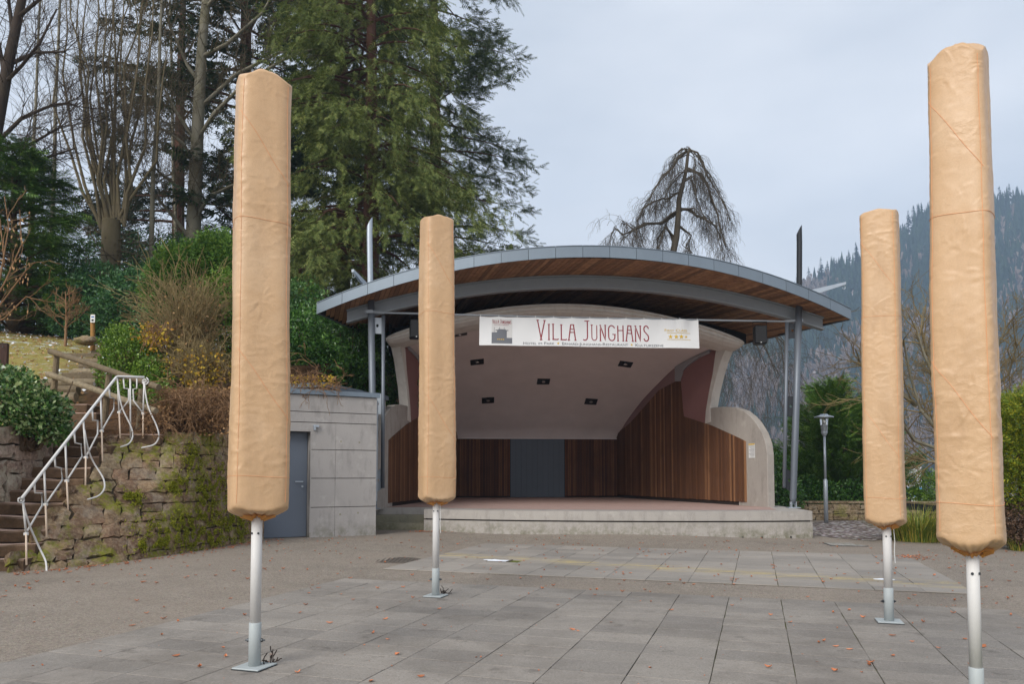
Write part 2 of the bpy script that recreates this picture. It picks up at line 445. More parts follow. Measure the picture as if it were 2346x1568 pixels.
def mk_lawn():
    t = NT('winter_lawn')
    b = t.ramp(t.noise(7, 6, .75), [(.3, srgb(104, 98, 52)), (.5, srgb(146, 126, 76)), (.62, srgb(120, 116, 62)), (.78, srgb(166, 140, 96))])
    b = t.mix(t.ramp(t.noise(5.2, 5, .75), [(.6, 0.), (.66, .9)]), b, srgb(206, 214, 216))
    b = t.mix(t.ramp(t.noise(11, 5, .75), [(.62, 0.), (.68, .8)]), b, srgb(136, 84, 52))
    return t.done(b, .95, t.bump(t.noise(40, 5, .7), .8, .05), .1)
MAT['lawn'] = mk_lawn()
MAT['soil'] = plain('leaf_litter_soil', srgb(92, 70, 50), .95, .45, 6, .8, 30)
MAT['hill'] = plain('hill_ground', srgb(112, 92, 84), .95, .35, .02, 0)
MAT['leaf_dry'] = plain('dry_brown_leaf', srgb(184, 116, 80), .8, .25, 8, isl=.35, obj=.35)
# ------------------------------------------------------------------ ground, paving
QO = np.array([-2.04, 9.23]); QA = np.array([.951, -.309]); QB = np.array([.309, .951])
def slab_ab(x, y):
    return (x - QO[0]) * QA[0] + (y - QO[1]) * QA[1], (x - QO[0]) * QB[0] + (y - QO[1]) * QB[1]
def ground_z(x, y):
    a, b = slab_ab(x, y)
    dx = np.maximum(np.maximum(-a, a - 7.0), 0); dy = np.maximum(b - 5.1, 0)
    s = smooth(0, 2.2, np.hypot(dx, dy)) * (1 - smooth(2, 6, x))
    far = smooth(36, 75, y) * -9 - smooth(75, 300, y) * 14
    return .10 * s - .004 + far

def build_ground():
    xs = np.concatenate([[-420, -200, -90, -40, -24], np.arange(-16, 18.1, .4), [22, 30, 45, 80, 160, 320, 560]])
    ys = np.concatenate([[-60, -25, -10, -4], np.arange(0, 34.1, .4), np.arange(36, 80, 4), [100, 140, 200, 300, 450, 700, 880]])
    X, Y = np.meshgrid(xs, ys)
    m = MB(); m.grid(np.stack([X, Y, ground_z(X, Y)], -1))
    o = m.build('ground', MAT['asphalt'], smooth_=True)
    tag(o, 'worn warm-grey asphalt of the square', kind='structure')
build_ground()

def q3(a, b, z=0.0):
    p = QO + a * QA + b * QB
    return np.array([p[0], p[1], z])

def mk_joint():
    t = NT('joint_bed')
    c = t.mix(t.ramp(t.noise(2.2, 4, .7), [(.42, 0.), (.6, 1.)]), srgb(74, 68, 56), srgb(94, 100, 46))
    return t.done(c, .95, t.bump(t.noise(90, 3, .7), .5, .01), .1)
MAT['joint'] = mk_joint()

def slab_meshes(w, l, n):
    out = []
    for k in range(n):
        m = MB(); m.box((0, 0, 0), (w, l, .012))
        me = m.mesh('slab')
        bm = bmesh.new(); bm.from_mesh(me)
        bmesh.ops.recalc_face_normals(bm, faces=bm.faces)
        top = [e for e in bm.edges if all(v.co.z > 0 for v in e.verts)]
        bmesh.ops.bevel(bm, geom=top, offset=.0022, segments=1, affect='EDGES')
        bm.to_mesh(me); bm.free()
        out.append(me)
    return out

def paving(name, label, b0, rows, mat, seed, dl=.31, holes=()):
    rs = np.random.default_rng(seed)
    m = MB()
    bl = rows * dl
    m.add([q3(0, b0), q3(7, b0), q3(7, b0 + bl), q3(0, b0 + bl)], [(0, 1, 2, 3)])
    bed = m.build(name, MAT['joint'])
    tag(bed, label, kind='structure')
    mes = slab_meshes(.4945, dl - .0045, 2) + slab_meshes(.4945, dl - .009, 1)
    for me in mes: me.materials.append(mat)
    ang = math.atan2(QA[1], QA[0])
    for i in range(14):
        j = 0
        while j < rows:
            p = q3((i + .5) * .5 + rs.normal(0, .0012), b0 + (j + .5) * dl + rs.normal(0, .0012), .0045 + rs.normal(0, .0008))
            j += 1
            if any(abs(p[0] - h[0]) < h[2] and abs(p[1] - h[1]) < h[3] for h in holes): continue
            if p[1] < 3.9: continue
            o = bpy.data.objects.new('slab', mes[rs.integers(3)]); COL.objects.link(o)
            o.location = p; o.parent = bed
            o.rotation_euler = (rs.normal(0, .003), rs.normal(0, .002), ang + rs.normal(0, .001))
    return bed
HOLES = [gp(1127, 1285.5), gp(2025, 1330)]
paving('paving_near', 'grey paving slabs in the foreground under the parasols', -5.89, 19, MAT['slab'], 3)
paving('paving_far', 'grey paving slabs with sandy streaks before the stage', 1.0, 13, MAT['slab_far'], 4,
       holes=[(HOLES[0][0], HOLES[0][1], .2, .12), (HOLES[1][0], HOLES[1][1], .2, .12)])

def cobbles():
    pts = [gp(1862, 1197.5), gp(2000, 1192), gp(2120, 1214), gp(2000, 1241), gp(1900, 1232), gp(1862, 1226)]
    m = MB(); m.add([(p[0], p[1], float(ground_z(p[0], p[1])) + .008) for p in pts], [tuple(range(6))])
    t = NT('pinkish_cobbles')
    v, vc = t.voro(9)
    c = t.mix(t.ramp(v, [(.25, 0.), (.55, 1.)]), t.hsv(vc, .5, .15, .9), srgb(110, 98, 92))
    c = t.mix(.6, c, srgb(168, 150, 142), 'MULTIPLY'); c = t.mix(t.ramp(t.noise(5, 5, .7), [(.58, 0.), (.66, .8)]), c, srgb(214, 216, 220))
    o = m.build('cobbled_path', t.done(c, .9, t.bump(v, .5, .02), .2)); tag(o, 'pinkish cobbled path beside the stage end', kind='structure')
cobbles()

# ------------------------------------------------------------------ bandstand
HS = .545
stand = thing('bandstand', 'concrete bandstand with curved timber-lined roof and open concert shell', 'bandstand', (1.6, 15.5, 0))

FRONT = [(-1.87, 16.05), (-1.3, 15.82), (-.68, 15.6), (.4, 15.34), (1.54, 15.18), (2.7, 15.1), (3.69, 15.08), (4.7, 15.12), (5.55, 15.2), (6.08, 15.3)]
STAGE = FRONT + [(6.36, 18.0), (6.2, 20.5), (4.2, 26.2), (-2.6, 26.2), (-3.8, 20.0), (-3.62, 17.02), (-1.87, 17.0)]
def stage():
    A = np.array(STAGE); c = np.array([1.4, 19.5])
    In = A + (c - A) / np.linalg.norm(c - A, axis=1)[:, None] * .05
    m = MB()
    def pr(P, z0, z1): m.prism([(x, y, z0) for x, y in P], (0, 0, z1 - z0))
    pr(A, -.25, .328); pr(A, .358, HS)
    st = m.build('stage_platform', MAT['stage_conc'], stand)
    m = MB(); pr(In, .31, .375); m.build('shadow_joint', MAT['dark_void'], st)  # groove fill coloured near-black to stand for shade in the recess
    A2 = A + (c - A) / np.linalg.norm(c - A, axis=1)[:, None] * np.where(np.arange(len(A)) < len(FRONT), .75, .3)[:, None]
    f = MB(); f.add([(x, y, HS + .004) for x, y in A2], [tuple(range(len(A2)))])
    f.build('stage_floor', MAT['stage_floor'], stand)
    # formwork joints: narrow raised concrete seams on the front face, and drain spouts at the foot
    F = np.array(FRONT); seg = np.r_[0, np.cumsum(np.linalg.norm(np.diff(F, axis=0), axis=1))]
    def fp(s): return np.array([np.interp(s, seg, F[:, 0]), np.interp(s, seg, F[:, 1])])
    for s in (1.5, 2.9, 4.4, 5.9, 7.3):
        p = fp(s); d = fp(s + .05) - fp(s - .05); a = math.atan2(d[1], d[0])
        for z0, z1 in ((.04, .326), (.36, .54)):
            k = MB(); k.box((p[0], p[1], (z0 + z1) / 2), (.006, .008, z1 - z0), a); k.build('formwork_seam', MAT['annex_conc'], st)
    for s in (4.0, 4.7, 5.35, 6.0, 6.6, 7.0, 7.6):
        p = fp(s); d = fp(s + .05) - fp(s - .05); d /= np.linalg.norm(d); n = np.array([d[1], -d[0]])
        k = MB(); k.tube([(p[0] - n[0] * .02, p[1] - n[1] * .02, .03), (p[0] + n[0] * .025, p[1] + n[1] * .025, .03)], .016, 8)
        k.build('drain_spout', MAT['dark_steel'], st)
    for i, (y0, y1, z) in enumerate(((16.30, 16.68, .24), (16.62, 17.05, .395))):
        k = MB(); k.box(((-3.1 - 1.9) / 2, (y0 + y1) / 2, (z - .2) / 2), (1.2, y1 - y0, z + .2)); k.build('step', MAT['step_conc'], stand, bevel=.008)
stage()

# ---- roof (own frame, turned 3 degrees)
RO = np.array([1.6, 15.5]); RA = R(3)
RU = np.array([math.cos(RA), math.sin(RA)]); RW = np.array([-math.sin(RA), math.cos(RA)])
UC, UH = .15, 5.92
def RP(u, w, z):
    p = RO + u * RU + w * RW
    return np.array([p[0], p[1], z])
def roof_h(u): return 5.82 - 1.04 * ((u - UC) / UH) ** 2
def roof_wf(u): return -.05 + 1.0 * ((u - UC) / UH) ** 2
WB = 6.6
def half_at(w): return UH - .16 * max(0, w - .95)

def sweep(path, dirs_w, rect, mb):
    """rect (w0,w1,z0,z1) swept along path points; dirs_w gives the horizontal cross direction"""
    w0, w1, z0, z1 = rect
    rows = []
    for p, d in zip(path, dirs_w):
        rows.append([p + np.r_[d * w, 0] + np.array([0, 0, z]) for w, z in ((w0, z0), (w1, z0), (w1, z1), (w0, z1))])
    V = np.array(rows); n = len(rows)
    F = []
    for i in range(n - 1):
        for j in range(4):
            k = (j + 1) % 4; F.append((i * 4 + j, i * 4 + k, (i + 1) * 4 + k, (i + 1) * 4 + j))
    F += [(0, 1, 2, 3), ((n - 1) * 4 + 3, (n - 1) * 4 + 2, (n - 1) * 4 + 1, (n - 1) * 4)]
    mb.add(V.reshape(-1, 3), F)

def roof():
    # deck
    vs = np.linspace(-1, 1, 41); ss = np.linspace(0, 1, 9)
    top, bot = [], []
    for s in ss:
        r1, r2 = [], []
        for v in vs:
            u0 = UC + v * UH; w = roof_wf(u0) + s * (WB - roof_wf(u0))
            u = UC + v * half_at(w)
            r1.append(RP(u, w + .004, roof_h(u) + .205)); r2.append(RP(u, w + .004, roof_h(u) + .016))
        top.append(r1); bot.append(r2)
    m = MB(); m.grid(np.array(top)); m.grid(np.array(bot))
    T, B = np.array(top), np.array(bot)
    m.grid(np.array([T[-1], B[-1]]))
    deck = m.build('roof_deck', MAT['dark_void'], stand)
    # zinc fascia panels along the front edge
    def edge(v):
        u = UC + v * UH
        return RP(u, roof_wf(u), roof_h(u))
    N = 21
    for i in range(N):
        v0, v1 = -1 + 2 * i / N + .0007, -1 + 2 * (i + 1) / N - .0007
        k = MB(); path = [edge(v) for v in np.linspace(v0, v1, 5)]
        dirs = []
        for v in np.linspace(v0, v1, 5):
            d = edge(v + .01) - edge(v - .01); n = np.array([d[1], -d[0]]); dirs.append(n / np.linalg.norm(n))
        sweep(path, dirs, (.0, .025, -.018, .220), k)
        sweep([p + np.array([0, 0, .220]) for p in path], dirs, (-.35, .04, 0, .012), k)
        k.build('fascia_panel', MAT['zinc'], deck)
    for sgn in (-1, 1):
        k = MB(); path, dirs = [], []
        for s in np.linspace(.004, 1, 9):
            u0 = UC + sgn * UH; w = roof_wf(u0) + s * (WB - roof_wf(u0)); u = UC + sgn * half_at(w)
            path.append(RP(u, w, roof_h(u))); dirs.append(RU * sgn)
        sweep(path, dirs, (.0, .03, -.012, .23), k)
        k.build('side_fascia', MAT['zinc'], deck)
    # soffit boards, laid askew to the front edge
    bw, tan = .105, math.tan(R(13)); k = MB()
    for q in np.arange(-6.2, 8.6, bw):
        ws = np.linspace(-.05, WB - .05, 60); us = q - ws * tan
        ok = (ws > np.array([roof_wf(u) for u in us]) + .006) & (np.abs(us + bw / 2 - UC) < np.array([half_at(w) for w in ws]) - .04)
        if ok.sum() < 4: continue
        w0, w1 = ws[ok][0], ws[ok][-1]
        if w0 > .1: w0 = max(roof_wf(q - w0 * tan) + .006, w0 - .1)
        wl_ = np.linspace(w0, w1, 7); dz = rng.normal(0, .0012)
        rows = []
        for w in wl_:
            u = q - w * tan; u2 = u + bw - .011
            rows.append([RP(u, w, roof_h(u) + .012), RP(u, w, roof_h(u) + dz), RP(u2, w, roof_h(u2) + dz), RP(u2, w, roof_h(u2) + .012)])
        k.grid(np.array(rows))
    sb = k.build('soffit_boards', MAT['soffit'], stand); sb['kind'] = 'stuff'
    # curved steel I-beam
    us = np.linspace(-5.22, 5.66, 49); path = [RP(u, 1.45, roof_h(u)) for u in us]; dirs = [RW] * len(us)
    k = MB(); sweep(path, dirs, (-.09, .09, -.036, -.006), k); sweep(path, dirs, (-.012, .012, -.27, -.036), k); sweep(path, dirs, (-.09, .09, -.30, -.27), k)
    k.build('curved_beam', MAT['steel'], stand)
    us = np.linspace(-4.6, 5.0, 41); path = [RP(u, 4.6, roof_h(u)) for u in us]
    k = MB(); sweep(path, [RW] * len(us), (-.08, .08, -.26, -.006), k); k.build('rear_beam', MAT['dark_steel'], stand)
roof()

def columns():
    for sgn in (1, -1):
        ub, ut = (4.67, 5.01) if sgn > 0 else (-4.52, -4.66)
        b, t = RP(ub, .95, HS), RP(ut, 1.22, roof_h(ut) - .0)
        col = MB(); col.tube([b + np.array([0, 0, .10]), b + np.array([0, 0, .22]), b * .5 + t * .5, t], [.045, .072, .075, .075], 16)
        c = col.build('column', MAT['column'], stand, smooth_=True)
        k = MB(); k.box(b + np.array([0, 0, .012]), (.26, .2, .02)); k.box(b + np.array([-.05, 0, .08]), (.014, .12, .13)); k.box(b + np.array([.05, 0, .08]), (.014, .12, .13))
        k.tube([b + np.array([-.07, 0, .1]), b + np.array([.07, 0, .1])], .02, 10)
        k.build('column_foot', MAT['galv'], c)
        # slim second tube and the gusset plates with round holes
        ins = -1 if sgn > 0 else 1
        b2 = RP(ub + ins * .18, .98, HS + .45); t2 = RP(ut + ins * .27, 1.25, roof_h(ut) - .32)
        k = MB(); k.tube([b2, b2 * .5 + t2 * .5, t2], .042, 12); k.build('slim_tube', MAT['column'], stand, smooth_=True)
        for f0, f1 in ((.02, .10), (.42, .54), (.89, .985)):
            def P1(f): return b + (t - b) * (.13 + f * .80)
            def P2(f): return b2 + (t2 - b2) * f
            z0, z1 = P2(f0)[2], P2(f1)[2]
            fa, fb = (z0 - b[2]) / (t[2] - b[2]), (z1 - b[2]) / (t[2] - b[2])
            A, B_, C, D = P2(f0), b + (t - b) * fa, b + (t - b) * fb, P2(f1)
            if f0 < .05: A = A + np.array([0, 0, .0]); B_ = b + (t - b) * max(fa - .06, .02)
            cen = (A + B_ + C + D) / 4; ex = (B_ - A + C - D) / 2; ez = (D - A + C - B_) / 2
            rr = .034; n = 16
            outer, inner = [], []
            ux = ex / np.linalg.norm(ex); uz = np.array([0, 0, 1.])
            for i in range(n):
                th = 2 * math.pi * i / n; cx_, cz_ = math.cos(th), math.sin(th)
                inner.append(cen + ux * cx_ * rr * .8 + uz * cz_ * rr)
                s = 1 / max(abs(cx_), abs(cz_)); outer.append(cen + ex / 2 * cx_ * s + ez / 2 * cz_ * s)
            off = np.r_[RW * .016, 0]
            V = np.vstack([outer, inner, np.array(outer) + off, np.array(inner) + off]); F = []
            for i in range(n):
                j = (i + 1) % n
                F += [(i, j, n + j, n + i), (2 * n + i, 3 * n + i, 3 * n + j, 2 * n + j), (i, 2 * n + i, 2 * n + j, j), (n + i, n + j, 3 * n + j, 3 * n + i)]
            k = MB(); k.add(V, F); k.build('gusset_plate', MAT['dark_steel'] if sgn > 0 else MAT['steel'], c)
        # mast above the roof with its side arm
        r0 = RP(ut + .02 * sgn, 1.24, roof_h(ut) + .2); zt = 6.9
        lean = np.array([.03 * sgn, .0, 0])
        P = [r0, r0 + lean + np.array([0, 0, (zt - r0[2]) * .8]), r0 + lean + np.array([0, 0, zt - r0[2]])]
        k = MB(); k.tube(P[:2] + [P[2] - np.array([0, 0, .12])], .062, 12)
        n0 = k.n - 12 - 0
        V = k.v[-1]; ring = V[24:36]
        for i in range(12): ring[i, 2] += .12 * (1 + (ring[i, 0] - P[2][0]) / .062)
        ms = k.build('mast', MAT['galv'] if sgn < 0 else MAT['dark_steel'], stand, smooth_=False)
        tip = at(1937, 651, 17.0) if sgn > 0 else at(808, 622, 15.9)
        a0 = r0 + np.array([0, 0, .06]) if sgn > 0 else r0 + np.array([-.02, 0, .06])
        d = tip - a0; side = np.array([-d[1], d[0], 0]); side /= np.linalg.norm(side)
        arm = MB()
        arm.prism([a0 + side * .03 + np.array([0, 0, .06]), a0 + side * .03 - np.array([0, 0, .1]), tip + side * .03 - np.array([0, 0, .015]), tip + side * .03 + np.array([0, 0, .045])], -side * .06)
        arm.box(a0 + np.array([0, 0, -.02]), (.2, .2, .18))
        ar = arm.build('mast_arm', MAT['galv'], ms)
        k = MB(); th = np.linspace(0, 2 * math.pi, 13); c0 = tip - np.array([0, 0, .07]) - d / np.linalg.norm(d) * .04
        k.tube([c0 + np.array([math.cos(x) * .03, 0, math.sin(x) * .045]) for x in th], .007, 6); k.build('hook_ring', MAT['galv'], ar)
columns()

# ---- concert shell (own frame, turned 4 degrees)
SO = np.array([1.35, 17.8]); SA = R(4)
SU = np.array([math.cos(SA), math.sin(SA)]); SWv = np.array([-math.sin(SA), math.cos(SA)])
def SP(u, w, z):
    p = SO + u * SU + w * SWv
    return np.array([p[0], p[1], z])
UF, UB, W0, W1 = 4.4, 2.67, -1.0, 7.2
_nx, _ny = -(W1 - W0), -(UF - UB); _l = math.hypot(_nx, _ny); _nx, _ny = _nx / _l, _ny / _l
def WALL(side, t, z, off=0.0):
    u = UF - (UF - UB) * t + _nx * off; w = W0 + (W1 - W0) * t + _ny * off
    return SP(side * u, w, z)
CE_T = [0.10, .17, .27, .40, .534, .6455, .766, .897, .97, 1.0]
CE_Z = [4.42, 4.50, 4.55, 4.48, 4.31, 3.99, 3.63, 3.10, 2.75, 2.50]
_tt = np.linspace(.1, 1, 60); _zz = np.interp(_tt, CE_T, CE_Z)
_zz = np.convolve(np.pad(_zz, 3, 'edge'), np.ones(7) / 7, 'valid'); _zz[-1] = 2.5; _zz[-2] = 2.62; _zz[-3] = 2.76
def edge_z(t): return float(np.interp(t, _tt, _zz))
def ceil_pt(v, t):
    """v -1..1 across, t 0..1 front to back"""
    u = (UF - (UF - UB) * t) * v; w = W0 + (W1 - W0) * t
    crown = .72 * max(0, 1 - t) ** .9
    return SP(u, w, edge_z(t) + crown * (1 - v * v))
TOP_T = [.098, .133, .28, .455, .470, .505, .627, .863, .977, 1.0]
TOP_Z = [2.08, 2.18, 2.56, 2.91, 3.90, 3.93, 3.79, 2.97, 2.70, 2.50]

def shell():
    # ceiling
    V = [[ceil_pt(v, t) for v in np.linspace(-1, 1, 33)] for t in np.r_[np.linspace(.2, .95, 26), .97, .985, 1.0]]
    m = MB(); m.grid(np.array(V)); ce = m.build('shell_ceiling', MAT['stucco'], stand, smooth_=True)
    k = MB(); z = 2.50
    k.box((SP(0, W1 - .045, z - .0)), (UB * 2 - .04, .07, .03), SA); k.build('ceiling_edge', MAT['stucco'], stand)
    # outer skin that keeps the daylight out
    V2 = [[ceil_pt(v * 1.03, t) + np.array([0, 0, .16]) for v in np.linspace(-1, 1, 17)] for t in np.linspace(.17, 1.0, 14)]
    m = MB(); m.grid(np.array(V2)); m.build('shell_roof', MAT['dark_void'], stand)
    # cornice
    prof = [(.62, .02), (.1, .0), (.0, -.02), (-.01, -.075), (.05, -.085), (.055, -.15), (.10, -.165), (.13, -.20), (.3, -.27), (.62, -.30), (.95, -.30)]
    rows = []; UR = 4.33
    for v in np.r_[-1, -.985, np.linspace(-.96, .96, 41), .985, 1]:
        u = v * UR; e = math.sqrt(max(0, 1 - min(1, abs(v)) ** 18)); e = .18 + .82 * e
        zt = 4.56 + .83 * (1 - v * v)
        rows.append([SP(u * (1 - .0 * dw), dw * e + .12 * (1 - e) - .0, zt + dz * e - .06 * (1 - e)) for dw, dz in prof])
    m = MB(); m.grid(np.array(rows)); R_ = np.array(rows)
    m.add(R_[0], [tuple(range(len(prof)))]); m.add(R_[-1], [tuple(range(len(prof)))])
    co = m.build('cornice', MAT['white_conc'], stand, smooth_=False)
    for side in (1, -1):
        wn_ = 'side_wall'
        outv = WALL(side, .5, 0, -.2) - WALL(side, .5, 0, 0)
        # plaster wall up to the ceiling
        ts = np.linspace(.22, 1, 40)
        pts = [WALL(side, t, edge_z(t) + .06) for t in ts] + [WALL(side, 1, .5), WALL(side, .34, .5), WALL(side, .33, 3.02)] + [WALL(side, .27, 3.7), WALL(side, .235, 4.3)]
        m = MB(); m.prism(pts, outv); sw = m.build('side_wall', MAT['stucco_brown'], stand)
        # maroon panel beside the fin
        pts = [(.315, 2.60), (.33, 2.66), (.455, 2.91), (.472, 3.90), (.45, 4.18), (.40, 4.31), (.34, 4.40), (.27, 4.48), (.253, 4.42), (.272, 3.9), (.297, 3.4), (.315, 2.95)]
        m = MB(); m.prism([WALL(side, t, z, .018) for t, z in pts], WALL(side, .3, 0, .002) - WALL(side, .3, 0, .018)); m.build('maroon_panel', MAT['maroon'], sw)
        pts = [(.505, 3.93), (.505, 4.34), (.45, 4.40), (.36, 4.47), (.285, 4.53), (.283, 4.44), (.34, 4.41), (.40, 4.32), (.452, 4.19), (.474, 3.90)]
        m = MB(); m.prism([WALL(side, t, z, .05) for t, z in pts], WALL(side, .3, 0, .004) - WALL(side, .3, 0, .05)); m.build('grey_panel', MAT['grey_panel'], sw)
        # white fin: the leading edge of the upper wall
        fin_f = [(.285, 2.66), (.288, 3.0), (.272, 3.4), (.248, 3.8), (.222, 4.15), (.195, 4.42), (.175, 4.60)]
        fin_b = [(.225, 4.60), (.25, 4.42), (.268, 3.9), (.293, 3.4), (.312, 2.95), (.318, 2.62)]
        m = MB(); m.prism([WALL(side, t, z, .03) for t, z in fin_f + fin_b], WALL(side, .3, 0, -.2) - WALL(side, .3, 0, .03)); m.build('fin', MAT['white_conc'], stand)
        # concrete wing
        wing = [(0, .5), (0, 1.75), (.006, 2.0), (.022, 2.25), (.05, 2.5), (.075, 2.66), (.11, 2.82), (.16, 2.94), (.22, 3.0), (.32, 3.03), (.32, 2.60), (.27, 2.50), (.14, 2.10), (.14, .5)]
        m = MB(); m.prism([WALL(side, t, z, .012) for t, z in wing], WALL(side, .3, 0, -.17) - WALL(side, .3, 0, .012))
        m.build('wing_wall', MAT['wing_conc'], stand, bevel=.01)
        # timber cladding, one slat at a time
        L = math.hypot(UF - UB, W1 - W0); n = int((1 - .098) * L / .078); ed = np.linspace(.098, 1 - .004, n + 1)
        for i in range(n):
            t0, t1 = ed[i] + .0006, ed[i + 1] - .0009
            z0, z1 = np.interp(t0, TOP_T, TOP_Z), np.interp(t1, TOP_T, TOP_Z)
            th = .030 + rng.uniform(0, .008); zb = .64 + rng.uniform(-.006, .006)
            A = [WALL(side, t0, zb, th), WALL(side, t1, zb, th), WALL(side, t1, z1, th), WALL(side, t0, z0, th)]
            k = MB(); k.prism(A, WALL(side, .5, 0, .006) - WALL(side, .5, 0, th)); k.build('slat', MAT['slat'], sw)
        k = MB(); k.prism([WALL(side, .1, HS, .004), WALL(side, 1, HS, .004), WALL(side, 1, .66, .004), WALL(side, .1, .66, .004)], WALL(side, .5, 0, .001) - WALL(side, .5, 0, .004)); k.build('gap_strip', MAT['dark_void'], sw)  # dark strip filling the gap under the slats
    # rear wall: timber either side of a double door
    m = MB(); m.box(SP(0, W1 + .1, 1.6), (UB * 2 + .3, .12, 2.3), SA); bw = m.build('rear_wall', MAT['dark_void'], stand)
    DX = .90
    for side in (-1, 1):
        k = MB()
        for u in np.arange(DX + .02, UB - .03, .052):
            k.box(SP(side * (u + .018), W1 + .02, 1.55), (.036, .03, 1.9), SA)
        sl = k.build('slat_panel', MAT['slat_j'], bw); sl['kind'] = 'stuff'
        for j in range(5):
            w = DX / 5; k = MB(); k.box(SP(side * (w * (j + .5)), W1 + .02, 1.52), (w - .006, .03, 1.92), SA)
            k.build('door_panel', MAT['door_stage'], bw)
    # recessed spotlights in the ceiling
    for px, py in ((1093, 829), (1433, 834), (1245, 874), (1118, 917), (1354, 920), (1053, 765), (1480, 768), (1308, 724)):
        d = ray(px, py); best = None
        for Y in np.arange(18.5, 26, .01):
            p = np.array([0, 0, CAM_H]) + d * (Y / d[1])
            q = p[:2] - SO; u, w = q @ SU, q @ SWv; t = (w - W0) / (W1 - W0)
            if t < .2 or t > 1: continue
            v = u / (UF - (UF - UB) * t)
            if abs(v) > 1: continue
            if p[2] >= ceil_pt(v, t)[2]: best = (v, t); break
        if not best: continue
        v, t = best; p = ceil_pt(v, t)
        ex = ceil_pt(v + .02, t) - ceil_pt(v - .02, t); ex /= np.linalg.norm(ex)
        ey = ceil_pt(v, t + .02) - ceil_pt(v, t - .02); ey -= ex * (ex @ ey); ey /= np.linalg.norm(ey)
        ez = np.cross(ex, ey); 
        if ez[2] > 0: ez = -ez
        k = MB(); k.box(p + ez * .012, (.38, .30, .03), ax=[ex, ey, ez]); fx = k.build('ceiling_light', MAT['fixture'], ce, bevel=.006)
        k = MB(); k.tube([p + ez * .02, p + ez * .034, p + ez * .045], [.06, .055, .03], 12); k.build('lens', MAT['lens'], fx)
    # added dark screens that keep light out of the void above the shell
    m = MB()
    for sgn in (-1, 1):
        m.box(SP(sgn * 4.35, 3.1, 4.75), (.05, 3.4, .7), SA)
    m.box(SP(0, 4.2, 5.35), (8.3, .05, .75), SA)
    m.build('roof_void_screen', MAT['dark_void'], stand)
shell()

